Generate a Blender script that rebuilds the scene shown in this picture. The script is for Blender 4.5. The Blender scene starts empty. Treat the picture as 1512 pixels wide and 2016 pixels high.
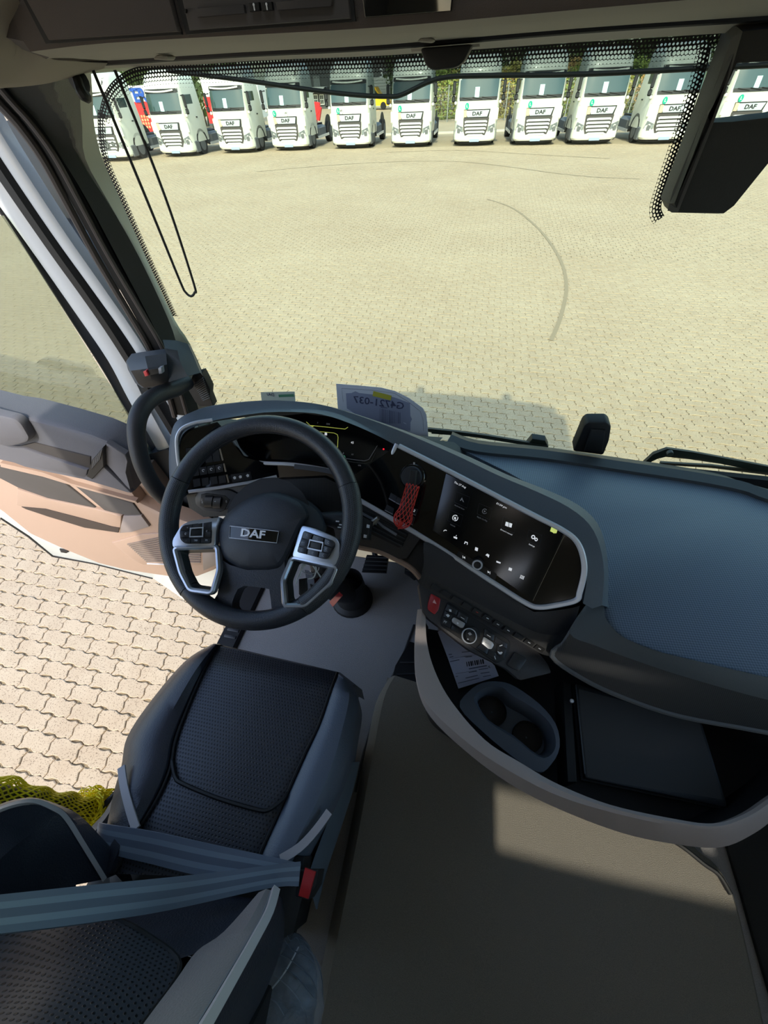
import bpy, bmesh, math, random
from mathutils import Vector as V, Matrix, noise as mnoise
random.seed(7)
S = bpy.context.scene
COL = S.collection
R = math.radians

# ------------------------------------------------------------------ camera
CAM_F = 765.0                      # focal length in pixels of the 1512 x 2016 frame
CAM_PITCH, CAM_ROLL, CAM_YAW = R(48.5), R(2.85), R(14.0)
CAM_C = V((0, 0, 3.0))
_fw = V((-math.sin(CAM_YAW)*math.cos(CAM_PITCH), math.cos(CAM_YAW)*math.cos(CAM_PITCH), -math.sin(CAM_PITCH)))
_r0 = V((math.cos(CAM_YAW), math.sin(CAM_YAW), 0)); _u0 = _r0.cross(_fw)
_c, _s = math.cos(CAM_ROLL), math.sin(CAM_ROLL)
_rt = _c*_r0 - _s*_u0; _up = _c*_u0 + _s*_r0
cd = bpy.data.cameras.new('camera'); cam = bpy.data.objects.new('camera', cd); COL.objects.link(cam)
cd.sensor_fit = 'VERTICAL'; cd.sensor_height = 36.0; cd.lens = CAM_F/2016*36.0
cd.clip_start = 0.02; cd.clip_end = 500
cam.matrix_world = Matrix(((_rt.x, _up.x, -_fw.x, CAM_C.x), (_rt.y, _up.y, -_fw.y, CAM_C.y), (_rt.z, _up.z, -_fw.z, CAM_C.z), (0, 0, 0, 1)))
S.camera = cam

# ------------------------------------------------------------------ sky, sun, exposure
SUN_EL, SUN_AZ = R(41.5), R(-2.6)   # the sun stands behind the truck
w = bpy.data.worlds.new('sky'); S.world = w; w.use_nodes = True
nt = w.node_tree; bg = nt.nodes['Background']
sky = nt.nodes.new('ShaderNodeTexSky'); sky.sky_type = 'NISHITA'; sky.sun_disc = False
sky.sun_elevation = SUN_EL; sky.sun_rotation = R(182.6); sky.dust_density = 1.5; sky.air_density = 1.0
nt.links.new(sky.outputs[0], bg.inputs[0]); bg.inputs[1].default_value = 0.37
sl = bpy.data.lights.new('sun', 'SUN'); so = bpy.data.objects.new('sun', sl); COL.objects.link(so)
sl.energy = 2.9; sl.angle = R(0.7); sl.color = (1.0, 0.93, 0.80)
sdir = V((math.sin(SUN_AZ)*math.cos(SUN_EL), math.cos(SUN_AZ)*math.cos(SUN_EL), -math.sin(SUN_EL)))
so.rotation_euler = sdir.to_track_quat('-Z', 'Y').to_euler(); so.location = (0, -30, 30)
S.view_settings.view_transform = 'Standard'; S.view_settings.look = 'None'
S.view_settings.exposure = 0.40; S.view_settings.gamma = 1.0; S.view_settings.use_curve_mapping = False
S.cycles.max_bounces = 10; S.cycles.diffuse_bounces = 6; S.cycles.transparent_max_bounces = 16; S.cycles.glossy_bounces = 4

# ------------------------------------------------------------------ helpers
def ray(x, y): return _fw + (x-756)/CAM_F*_rt + (1008-y)/CAM_F*_up
def pz(x, y, z): d = ray(x, y); return CAM_C + d*((z-CAM_C.z)/d.z)
def py(x, y, Y): d = ray(x, y); return CAM_C + d*(Y/d.y)
def px(x, y, X): d = ray(x, y); return CAM_C + d*(X/d.x)
def pd(x, y, t): return CAM_C + ray(x, y)*t
def pl(x, y, pln): d = ray(x, y); p, n = pln; return CAM_C + d*((p-CAM_C).dot(n)/d.dot(n))
def proj(P):
    v = P-CAM_C; z = v.dot(_fw); return (756+CAM_F*v.dot(_rt)/z, 1008-CAM_F*v.dot(_up)/z, z)
def plane3(a, b, c):
    n = (b-a).cross(c-a).normalized()
    if n.dot(CAM_C-a) < 0: n = -n
    return (a, n)
def off(pln, h): return (pln[0]+pln[1]*h, pln[1])
def on(pts, pln): return [pl(x, y, pln) for x, y in pts]
def rnd(pts, r, n=5, closed=True):
    "round the corners of a 2-D or 3-D polygon; r one value or one per corner"
    out = []; N = len(pts)
    for i in range(N):
        p = V(pts[i]); ri = r[i] if isinstance(r, (list, tuple)) else r
        if (not closed and i in (0, N-1)) or ri <= 0: out.append(p); continue
        a = V(pts[i-1])-p; b = V(pts[(i+1) % N])-p
        la, lb = a.length, b.length
        k = min(ri, la*.48, lb*.48)
        s, e = p+a/la*k, p+b/lb*k
        for j in range(n+1):
            t = j/n; out.append(s*(1-t)**2 + p*2*t*(1-t) + e*t*t)
    return out
def crom(pts, n=6, closed=False):
    "Catmull-Rom through points of any dimension"
    P = [V(p) for p in pts]; N = len(P); out = []
    for i in range(N if closed else N-1):
        g = (lambda k: P[k % N]) if closed else (lambda k: P[max(0, min(N-1, k))])
        p0, p1, p2, p3 = g(i-1), g(i), g(i+1), g(i+2)
        for j in range(n):
            t = j/n
            out.append(.5*((2*p1)+(p2-p0)*t+(2*p0-5*p1+4*p2-p3)*t*t+(3*p1-p0-3*p2+p3)*t**3))
    if not closed: out.append(P[-1])
    return out
def srgb(c):
    return tuple(((v/255)/12.92 if v/255 <= .04045 else ((v/255+.055)/1.055)**2.4) for v in c)
MATS = {}
def M(name, rgb, rough=.5, metal=0., spec=.5, bump=None, vary=None, emit=None, coat=0., alpha=1.):
    if name in MATS: return MATS[name]
    m = bpy.data.materials.new(name); m.use_nodes = True; t = m.node_tree; b = t.nodes['Principled BSDF']
    c = srgb(rgb)+(1,)
    b.inputs['Base Color'].default_value = c; b.inputs['Roughness'].default_value = rough
    b.inputs['Metallic'].default_value = metal; b.inputs['Specular IOR Level'].default_value = spec
    if coat: b.inputs['Coat Weight'].default_value = coat; b.inputs['Coat Roughness'].default_value = .05
    if alpha < 1: b.inputs['Alpha'].default_value = alpha
    if emit: b.inputs['Emission Color'].default_value = srgb(emit[0])+(1,); b.inputs['Emission Strength'].default_value = emit[1]
    if bump or vary:
        tc = t.nodes.new('ShaderNodeNewGeometry')
    if vary:
        n = t.nodes.new('ShaderNodeTexNoise'); n.inputs['Scale'].default_value = vary[0]; n.inputs['Detail'].default_value = 4
        t.links.new(tc.outputs['Position'], n.inputs['Vector'])
        mx = t.nodes.new('ShaderNodeMix'); mx.data_type = 'RGBA'
        mx.inputs[6].default_value = tuple(v*(1-vary[1]) for v in c[:3])+(1,); mx.inputs[7].default_value = tuple(min(1, v*(1+vary[1])) for v in c[:3])+(1,)
        t.links.new(n.outputs['Fac'], mx.inputs[0]); t.links.new(mx.outputs[2], b.inputs['Base Color'])
    if bump:
        n = t.nodes.new('ShaderNodeTexNoise'); n.inputs['Scale'].default_value = bump[0]; n.inputs['Detail'].default_value = 2
        t.links.new(tc.outputs['Position'], n.inputs['Vector'])
        bp = t.nodes.new('ShaderNodeBump'); bp.inputs['Strength'].default_value = bump[1]; bp.inputs['Distance'].default_value = .002
        t.links.new(n.outputs['Fac'], bp.inputs['Height']); t.links.new(bp.outputs[0], b.inputs['Normal'])
    MATS[name] = m; return m
def glass(name, rgb, gloss=.06, rough=.02):
    "thin sheet: tinted see-through with a faint mirror coat"
    if name in MATS: return MATS[name]
    m = bpy.data.materials.new(name); m.use_nodes = True; t = m.node_tree
    t.nodes.remove(t.nodes['Principled BSDF'])
    tr = t.nodes.new('ShaderNodeBsdfTransparent'); tr.inputs[0].default_value = srgb(rgb)+(1,)
    gl = t.nodes.new('ShaderNodeBsdfGlossy'); gl.inputs['Roughness'].default_value = rough
    lw = t.nodes.new('ShaderNodeLayerWeight'); lw.inputs[0].default_value = .25
    ml = t.nodes.new('ShaderNodeMath'); ml.operation = 'MULTIPLY_ADD'; ml.inputs[1].default_value = .6; ml.inputs[2].default_value = gloss*.35
    t.links.new(lw.outputs['Fresnel'], ml.inputs[0])
    mx = t.nodes.new('ShaderNodeMixShader')
    t.links.new(ml.outputs[0], mx.inputs[0]); t.links.new(tr.outputs[0], mx.inputs[1]); t.links.new(gl.outputs[0], mx.inputs[2])
    t.links.new(mx.outputs[0], t.nodes['Material Output'].inputs[0]); MATS[name] = m; return m
WLOC = {}
def thing(name, label, cat, loc, group=None, kind=None):
    o = bpy.data.objects.new(name, None); COL.objects.link(o); o.location = loc; WLOC[o] = V(loc)
    o.empty_display_size = .05
    if label: o['label'] = label
    if cat: o['category'] = cat
    if group: o['group'] = group
    if kind: o['kind'] = kind
    return o
def tag(o, label=None, cat=None, group=None, kind=None):
    for k, v in (('label', label), ('category', cat), ('group', group), ('kind', kind)):
        if v: o[k] = v
    return o
def obj(name, geo, mat, parent=None, smooth=True, label=None, origin=None):
    "geo = (verts, faces) in world space -> ONE mesh object; parts sit at their thing's origin"
    vs, fs = geo
    if parent is not None: o0 = WLOC[parent]
    elif origin is not None: o0 = V(origin)
    else:
        n = len(vs); o0 = V((sum(v[0] for v in vs)/n, sum(v[1] for v in vs)/n, min(v[2] for v in vs)))
    me = bpy.data.meshes.new(name); me.from_pydata([tuple(V(v)-o0) for v in vs], [], fs); me.update()
    bm = bmesh.new(); bm.from_mesh(me); bmesh.ops.recalc_face_normals(bm, faces=bm.faces); bm.to_mesh(me); bm.free()
    if smooth:
        me.shade_smooth(); me.set_sharp_from_angle(angle=R(38))
    o = bpy.data.objects.new(name, me); COL.objects.link(o); me.materials.append(mat)
    WLOC[o] = o0
    if parent is not None: o.parent = parent
    else: o.location = o0
    if label: o['label'] = label
    return o
def cat_(*geos):
    vs, fs = [], []
    for g in geos:
        k = len(vs); vs += list(g[0]); fs += [tuple(i+k for i in f) for f in g[1]]
    return vs, fs
def loft(rows, cu=False, cv=False, cap=False):
    n = len(rows[0]); vs = [p for r in rows for p in r]; fs = []; m = len(rows)
    for i in range(m if cu else m-1):
        for j in range(n if cv else n-1):
            a, b = i*n+j, i*n+(j+1) % n; c, d = ((i+1) % m)*n+(j+1) % n, ((i+1) % m)*n+j
            fs.append((a, b, c, d))
    if cap: fs.append(tuple(range(n))[::-1]); fs.append(tuple(range((m-1)*n, m*n)))
    return vs, fs
def slab(pts, vec, inset=0., back=None):
    "polygon given some depth; a small chamfer on its front when inset > 0"
    pts = [V(p) for p in pts]; vec = V(vec); n = len(pts)
    b = [p+vec for p in pts]
    if inset <= 0: return loft([pts, b], cv=True, cap=True)
    c = sum(pts, V((0, 0, 0)))/n
    rad = sum((p-c).length for p in pts)/n
    f = [c+(p-c)*(1-inset/max(rad, 1e-6)) for p in pts]
    f2 = [c+(p-c)*(1-.3*inset/max(rad, 1e-6))+vec.normalized()*inset*.3 for p in pts]
    mid = [p+vec.normalized()*min(inset, vec.length*.5) for p in pts]
    return loft([f, f2, mid, b], cv=True, cap=True)
def sweep(pts, prof, up, closed=False, cap=True):
    "profile (side, up) carried along a path; up one vector or one per point"
    P = [V(p) for p in pts]; N = len(P); rows = []
    for i in range(N):
        if closed: t = P[(i+1) % N]-P[i-1]
        else: t = P[min(i+1, N-1)]-P[max(i-1, 0)]
        t.normalize(); u = V(up[i]) if isinstance(up, list) else V(up)
        s = t.cross(u).normalized(); u2 = s.cross(t).normalized()
        pr = prof(i/(N-1)) if callable(prof) else prof
        rows.append([P[i]+s*a+u2*b for a, b in pr])
    return loft(rows, cu=closed, cv=True, cap=cap and not closed)
def circ(r, n=10, ry=None): return [(r*math.cos(2*math.pi*k/n), (ry or r)*math.sin(2*math.pi*k/n)) for k in range(n)]
def tube(pts, r, n=10, closed=False):
    P = [V(p) for p in pts]; N = len(P); rows = []
    t = (P[1]-P[0]).normalized(); u = t.orthogonal().normalized()
    for i in range(N):
        t = ((P[(i+1) % N]-P[i-1]) if closed else (P[min(i+1, N-1)]-P[max(i-1, 0)])).normalized()
        u = (u-t*u.dot(t)).normalized(); s = t.cross(u)
        ri = r[i] if isinstance(r, (list, tuple)) else (r(i/(N-1)) if callable(r) else r)
        rows.append([P[i]+(u*math.cos(2*math.pi*k/n)+s*math.sin(2*math.pi*k/n))*ri for k in range(n)])
    return loft(rows, cu=closed, cv=True, cap=not closed)
def box(c, d, M3=None, bev=0.):
    "box of size d about c, chamfered by bev, turned by M3"
    hx, hy, hz = d[0]/2, d[1]/2, d[2]/2; c = V(c)
    if bev <= 0:
        vs = [V((x, y, z)) for x in (-hx, hx) for y in (-hy, hy) for z in (-hz, hz)]
        fs = [(0, 1, 3, 2), (4, 6, 7, 5), (0, 4, 5, 1), (2, 3, 7, 6), (0, 2, 6, 4), (1, 5, 7, 3)]
    else:
        b = min(bev, hx*.9, hy*.9, hz*.9); rows = []
        for zz, k in ((-hz, b), (-hz+b, 0), (hz-b, 0), (hz, b)):
            x, y = hx-k, hy-k
            rows.append([V(p) for p in ((-x, -y+b, zz), (-x+b, -y, zz), (x-b, -y, zz), (x, -y+b, zz), (x, y-b, zz), (x-b, y, zz), (-x+b, y, zz), (-x, y-b, zz))])
        vs, fs = loft(rows, cv=True, cap=True)
    if M3: vs = [M3 @ v for v in vs]
    return [c+v for v in vs], fs
def frame(o, u, v):
    "3x3 whose columns are u, v and u x v"
    u = V(u).normalized(); n = u.cross(V(v)).normalized(); v2 = n.cross(u)
    return Matrix((u, v2, n)).transposed()
def basis(pln, right=V((1, 0, 0))):
    n = pln[1]; u = (right-n*right.dot(n)).normalized(); return u, n.cross(u)
def disc(c, u, v, r, h, n=20, rtop=None, dome=0.):
    "short round knob standing on a plane"
    c = V(c); nn = u.cross(v).normalized(); rt = rtop if rtop is not None else r*.94
    rows = [[c+(u*math.cos(2*math.pi*k/n)+v*math.sin(2*math.pi*k/n))*rr+nn*hh for k in range(n)] for rr, hh in ((r, 0), (r, h*.85), (rt, h), (rt*.6, h+dome*.8), (rt*.1, h+dome))]
    return loft(rows, cv=True, cap=True)
_dg = None
def text(s, c, u, v, size, thick=.0004, bold=0., shear=0., mirror=False, align='CENTER', wide=1.):
    "letters as flat raised shapes, centred on c, reading along u"
    cu = bpy.data.curves.new('txt', 'FONT'); cu.body = s; cu.size = size; cu.align_x = align; cu.align_y = 'CENTER'
    cu.extrude = thick/2; cu.offset = bold; cu.shear = shear; cu.resolution_u = 2
    o = bpy.data.objects.new('txt', cu); COL.objects.link(o)
    dg = bpy.context.evaluated_depsgraph_get(); me = bpy.data.meshes.new_from_object(o.evaluated_get(dg))
    u = V(u).normalized(); v = V(v).normalized(); n = u.cross(v).normalized(); k = -wide if mirror else wide
    vs = [V(c)+u*(q.co.x*k)+v*q.co.y+n*(q.co.z+thick/2) for q in me.vertices]; fs = [tuple(p.vertices) for p in me.polygons]
    bpy.data.objects.remove(o); bpy.data.curves.remove(cu); bpy.data.meshes.remove(me)
    return vs, fs
def grid(f, nu, nv): return loft([[f(i/nu, j/nv) for j in range(nv+1)] for i in range(nu+1)])
def sm(a, b, x): t = max(0, min(1, (x-a)/(b-a))); return t*t*(3-2*t)
def shell(rows, th):
    "sheet of points given a thickness th along its own normals (towards -normal)"
    m, n = len(rows), len(rows[0]); back = []
    for i in range(m):
        br = []
        for j in range(n):
            a = rows[min(i+1, m-1)][j]-rows[max(i-1, 0)][j]; b = rows[i][min(j+1, n-1)]-rows[i][max(j-1, 0)]
            nn = a.cross(b)
            br.append(rows[i][j]-nn.normalized()*th if nn.length > 1e-9 else rows[i][j])
        back.append(br)
    f, g = loft(rows), loft(back); k = m*n
    fs = f[1]+[tuple(i+k for i in q)[::-1] for q in g[1]]
    bd = [j for j in range(n)]+[i*n+n-1 for i in range(1, m)]+[(m-1)*n+j for j in range(n-2, -1, -1)]+[i*n for i in range(m-2, 0, -1)]
    for a, b in zip(bd, bd[1:]+bd[:1]): fs.append((a, a+k, b+k, b)[::-1])
    return f[0]+g[0], fs

# ------------------------------------------------------------------ materials
plastic = M('dark plastic', (62, 64, 68), .55, bump=(900, .25))
soft = M('soft dash skin', (82, 92, 102), .5, bump=(700, .3))
gloss_black = M('piano black', (8, 9, 11), .08, spec=.6)
black = M('matt black', (20, 20, 22), .6)
rubber = M('rubber seal', (17, 17, 18), .6)
silver = M('satin silver', (206, 210, 218), .35, metal=.35)
leather = M('black leather', (40, 43, 50), .42, bump=(420, .3))
white_paint = M('white paint', (226, 230, 226), .25, coat=.6)
print_white = M('white print', (225, 228, 232), .6)
beige = M('grey beige door lining', (164, 140, 124), .6, bump=(900, .2))
headliner = M('headliner', (148, 140, 126), .9, bump=(1500, .3))
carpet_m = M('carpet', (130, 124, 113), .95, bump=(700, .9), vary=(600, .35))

# ================================================================== the yard
sand = bpy.data.materials.new('concrete pavers'); sand.use_nodes = True
def paver_mat(m, c1, c2, speck, joints=False):
    t = m.node_tree; b = t.nodes['Principled BSDF']; g = t.nodes.new('ShaderNodeNewGeometry')
    def nz(sc, det=3):
        n = t.nodes.new('ShaderNodeTexNoise'); n.inputs['Scale'].default_value = sc; n.inputs['Detail'].default_value = det
        t.links.new(g.outputs['Position'], n.inputs['Vector']); return n
    def mix(f, a, c, lo=0., hi=1.):
        mr = t.nodes.new('ShaderNodeMapRange'); mr.inputs[1].default_value = lo; mr.inputs[2].default_value = hi
        t.links.new(f, mr.inputs[0]); mx = t.nodes.new('ShaderNodeMix'); mx.data_type = 'RGBA'
        t.links.new(mr.outputs[0], mx.inputs[0])
        for k, v in ((6, a), (7, c)):
            if hasattr(v, 'links'): t.links.new(v, mx.inputs[k])
            else: mx.inputs[k].default_value = v
        return mx.outputs[2]
    a = mix(nz(.35).outputs['Fac'], srgb(c1)+(1,), srgb(c2)+(1,), .3, .7)
    a2 = mix(nz(5.5, 1).outputs['Fac'], srgb(c1)+(1,), srgb(c2)+(1,), .35, .65)
    mm = t.nodes.new('ShaderNodeMix'); mm.data_type = 'RGBA'; mm.inputs[0].default_value = .4
    t.links.new(a, mm.inputs[6]); t.links.new(a2, mm.inputs[7]); base = mm.outputs[2]
    sp = nz(120, 2); base = mix(sp.outputs['Fac'], srgb(speck)+(1,), base, .30, .43)
    if joints:
        # far away the joints only show as fine bands
        bt = t.nodes.new('ShaderNodeTexBrick'); bt.inputs['Scale'].default_value = 1; bt.inputs['Brick Width'].default_value = .225; bt.inputs['Row Height'].default_value = .1125
        bt.inputs['Mortar Size'].default_value = .008; bt.inputs['Mortar Smooth'].default_value = .6; bt.inputs['Color1'].default_value = (1, 1, 1, 1); bt.inputs['Color2'].default_value = (.93, .93, .93, 1); bt.inputs['Mortar'].default_value = (.62, .6, .56, 1)
        t.links.new(g.outputs['Position'], bt.inputs['Vector'])
        mu = t.nodes.new('ShaderNodeMix'); mu.data_type = 'RGBA'; mu.blend_type = 'MULTIPLY'; mu.inputs[0].default_value = .55
        t.links.new(base, mu.inputs[6]); t.links.new(bt.outputs[0], mu.inputs[7]); base = mu.outputs[2]
    t.links.new(base, b.inputs['Base Color']); b.inputs['Roughness'].default_value = .9; b.inputs['Specular IOR Level'].default_value = .2
    bp = t.nodes.new('ShaderNodeBump'); bp.inputs['Strength'].default_value = .4; bp.inputs['Distance'].default_value = .003
    t.links.new(sp.outputs['Fac'], bp.inputs['Height']); t.links.new(bp.outputs[0], b.inputs['Normal'])
paver_mat(sand, (169, 150, 125), (184, 167, 142), (112, 96, 78))
yard_m = bpy.data.materials.new('yard ground'); yard_m.use_nodes = True
paver_mat(yard_m, (171, 154, 128), (186, 170, 144), (134, 118, 96), joints=True)
joint_m = M('joint sand', (140, 124, 96), .95, vary=(90, .3))
yard = obj('paved_yard', ([(-90, -30, 0), (70, -30, 0), (70, 140, 0), (-90, 140, 0)], [(0, 1, 2, 3)]), yard_m, smooth=False, origin=(0, 0, 0))
tag(yard, 'sand coloured interlocking concrete paving of the truck yard', None, kind='structure')
# the zigzag paver; its outline repeats by shifting it one length or one row
PL, PH, GAP = .225, .1125, .0035
zig = [(0, 0), (.10, .0), (.24, .014), (.46, .014), (.60, .0), (.74, .0), (.88, .012), (1, .0)]
end = [(0, 0), (.3, .010), (.7, -.010), (1, 0)]
def paver_outline():
    lo = [(u*PL, a) for u, a in zig]; hi = [(u*PL, PH+a) for u, a in zig]
    rr = [(PL+b, v*PH) for v, b in end[1:-1]]; ll = [(b, v*PH) for v, b in end[1:-1]]
    pts = lo+rr+hi[::-1]+ll[::-1]
    c = (PL/2, PH/2+.006)
    return [(c[0]+(x-c[0])*(1-2*GAP/PL), c[1]+(y-c[1])*(1-2*GAP/PH)) for x, y in pts]
out2 = paver_outline()
TOP = .016
def paver_geo(ox=0, oy=0, dz=0, tx=0, ty=0):
    n = len(out2); zt = lambda x, y: TOP+dz+tx*(x-PL/2)+ty*(y-PH/2)
    cx, cy = PL/2, PH/2
    vs = [(ox+cx+(x-cx)*.965, oy+cy+(y-cy)*.93, zt(x, y)) for x, y in out2]+[(ox+x, oy+y, zt(x, y)-.004) for x, y in out2]+[(ox+x, oy+y, 0.0005) for x, y in out2]
    fs = [tuple(range(n))]
    for r in (0, 1): fs += [(r*n+i, r*n+n+i, r*n+n+(i+1) % n, r*n+(i+1) % n) for i in range(n)]
    return vs, fs
cells = []
for j in range(-8, 275):
    Y = j*PH; sh = (PL/2 if j % 2 else 0)+(.018 if j % 3 == 0 else 0)
    for i in range(-100, 70):
        X = i*PL+sh
        if -1.0 < X < 1.25 and Y < 1.25: continue
        q = proj(V((X+PL/2, Y+PH/2, .01)))
        if q[2] < .5 or not (-60 < q[0] < 1570 and 270 < q[1] < 1760): continue
        if X > 0 and q[1] > 1080: continue
        cells.append((q[2], X, Y))
cells.sort()
bed = obj('joint_bed', ([(-16, -1.2, .004), (15, -1.2, .004), (24, 31, .004), (-34, 31, .004)], [(0, 1, 2, 3)]), joint_m, yard, smooth=False)
bed['kind'] = 'stuff'
pm = None
for d, X, Y in cells[:300]:
    if pm is None:
        o = obj('paver', paver_geo(), sand, yard, smooth=False); pm = o.data; o.location = (X, Y, 0)
    else:
        o = bpy.data.objects.new('paver', pm); COL.objects.link(o); o.parent = yard
        o.location = (X, Y, random.uniform(-.003, .002)); o.rotation_euler = (random.uniform(-.02, .02), random.uniform(-.012, .012), 0)
vs, fs = [], []
simple = [out2[k] for k in (0, 2, 3, 5, 7, 10, 12, 14, 15, 17)]
for d, X, Y in cells[300:]:
    if Y > 11:
        k = len(vs); z = TOP+random.uniform(-.003, .002); ty = random.uniform(-.03, .03); n = len(simple); vs += [(X+PL/2+(x-PL/2)*.965, Y+PH/2+(y-PH/2)*.93, z+ty*(y-PH/2)) for x, y in simple]+[(X+x, Y+y, z-.006) for x, y in simple]; fs.append(tuple(range(k, k+n))); fs += [(k+i, k+n+i, k+n+(i+1) % n, k+(i+1) % n) for i in range(n)]; continue
    g = paver_geo(X, Y, random.uniform(-.003, .002), random.uniform(-.015, .015), random.uniform(-.03, .03)); k = len(vs); vs += g[0]; fs += [tuple(i+k for i in f) for f in g[1]]
me = bpy.data.meshes.new('paver_field'); me.from_pydata(vs, [], fs); me.update(); me.materials.append(sand)
pf = bpy.data.objects.new('paver_field', me); COL.objects.link(pf); pf.parent = yard; pf['kind'] = 'stuff'
# curved tyre marks rubbed into the paving
tyre_m = M('tyre mark', (146, 130, 106), .9)
for k, (pp, wd) in enumerate((([(960, 392), (1010, 410), (1060, 450), (1100, 505), (1115, 560), (1105, 620), (1085, 670)], .035), ([(505, 338), (700, 322), (900, 318), (1130, 345), (1260, 352)], .05), ([(760, 300), (900, 296), (1050, 304), (1200, 312)], .05))):
    c = crom([pz(x, y, .0205) for x, y in pp], 8)
    o = obj('tyre_mark', sweep(c, [(-wd, 0), (-wd, .0012), (wd, .0012), (wd, 0)], V((0, 0, 1))), tyre_m, yard)

# ================================================================== cab shell
XL, XR, YB, ZF, ZR = -.98, 1.40, -1.5, 1.5, 3.85
shell_m = M('cab wall lining', (206, 200, 190), .85, bump=(900, .2))
mat_m = M('grey floor mat', (156, 153, 152), .9, bump=(520, 1.0), vary=(420, .25))
floor = obj('floor', cat_(box(((XL+XR)/2+.09, -.3, ZF-.03), (XR-XL-.18, 2.6, .06), bev=.01)), mat_m, smooth=False)
tag(floor, 'grey studded cab floor between the pedals and the seat', None, kind='structure')
sill = obj('sill', sweep([V((-.80, .85, ZF+.004)), V((-.80, -.5, ZF+.004))], [(-.05, -.1), (-.05, .004), (-.04, .012), (.03, .012), (.035, -.1)], V((0, 0, 1))), black, floor)
for k in range(5): obj('sill_rib', box((-.79, .62-.028*k, ZF+.018), (.05, .012, .006), bev=.002), plastic, floor)
wr = obj('wall_rear', cat_(box((.21, YB-.03, 2.23), (2.44, .06, 1.54)), box((-.345, YB-.03, 3.405), (1.33, .06, .81)), box((1.19, YB-.03, 3.405), (.48, .06, .81)), box((.635, YB-.03, 3.49), (.63, .06, .64))), shell_m, smooth=False)
tag(wr, 'rear cab wall with an opening added for the sun patch', None, kind='structure')
w3 = obj('added_rear_window', ([(.32, YB-.03, 3.0), (.95, YB-.03, 3.0), (.95, YB-.03, 3.17), (.32, YB-.03, 3.17)], [(0, 1, 2, 3)]), glass('sun opening glass', (252, 254, 252), 0.), smooth=False); tag(w3, 'rear cab window added to let sunlight reach the carpet', None, kind='structure')  # unseen window added so that sun falls on the tunnel carpet
wrt = obj('wall_right', cat_(box((XR+.03, -.2, 1.75), (.06, 2.6, 1.0)), box((XR+.03, -.95, 3.05), (.06, 1.1, 1.6)), box((XR+.03, -.4, 3.25), (.06, 2.2, .40)), box((XR+.03, 1.0, 2.65), (.06, .2, .9))), shell_m, smooth=False)
tag(wrt, 'passenger side cab wall', None, kind='structure')
w2 = obj('window_2', box((XR+.03, .25, 2.65), (.006, 1.3, .8)), glass('clear glass', (235, 242, 240)), smooth=False); tag(w2, 'passenger side window', None, kind='structure')
wl = obj('wall_left', cat_(box((XL-.14, -.98, 2.35), (.28, 1.04, 2.9)), box((XL-.03, -.4, 3.27), (.06, 2.2, .36))), shell_m, smooth=False)  # rear box thickened outward so that it shades the open door
tag(wl, 'driver side cab wall behind the open door', None, kind='structure')
roof_rows = []
for xx, dz in ((-1.06, -.75), (-1.06, -.42), (-.98, -.18), (-.80, -.04), (-.5, 0), (.12, .02), (.75, 0), (1.20, -.04), (1.37, -.18), (1.45, -.42), (1.45, -.75)):
    roof_rows.append([V((xx, yy, max(3.09, 3.85+dz*(1 if yy < .9 else .4)+zz))) for yy, zz in ((-1.55, 0), (-.8, 0), (-.15, 0), (.35, -.01), (.45, -.02), (.6, -.12), (.8, -.40), (.98, -.72))])
rg = shell(roof_rows, -.03)
def _added_hatch(f): c = sum((V(rg[0][i]) for i in f), V((0, 0, 0)))/len(f); return -.5 < c.x < .12 and -.15 < c.y < .35  # roof opening added out of view for sky light
rf = obj('ceiling', (rg[0], [f for f in rg[1] if not _added_hatch(f)]), white_paint); tag(rf, 'cab roof', None, kind='structure')
hatch = obj('added_roof_window', box((-.19, .10, 3.86), (.62, .50, .01)), glass('clear glass', (235, 242, 240)), smooth=False); tag(hatch, 'glass of a roof hatch added for sky light', None, kind='structure')  # unseen hatch added to bring sky light into the cab
for k, xx in enumerate((-.40, .78)):   # roof lamps whose shadows lie on the paving
    t = thing('roof_lamp', 'roof beacon lamp above the %s side of the cab' % ('driver' if k == 0 else 'passenger'), 'lamp', (xx, .50, 3.80))
    obj('base', disc(V((xx, .50, 3.79)), V((1, 0, 0)), V((0, 1, 0)), .05, .03, 16), black, t)
    obj('lens', disc(V((xx, .50, 3.818)), V((1, 0, 0)), V((0, 1, 0)), .06, .13, 16, dome=.03), M('amber lens', (230, 140, 30), .2), t)
fw2 = obj('wall_bulkhead', box((.2, 1.055, 1.83), (2.4, .02, .66)), M('bulkhead black', (22, 22, 24), .8), smooth=False); tag(fw2, 'black bulkhead panel added behind the pedals to darken the footwell', None, kind='structure')  # black sheet added to block light and keep the footwell dark
fp = obj('wall_front', cat_(box((.2, 1.13, 1.42), (2.45, .1, 1.25), bev=.04)), white_paint); tag(fp, 'white front panel of the cab under the windscreen', None, kind='structure')

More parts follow.
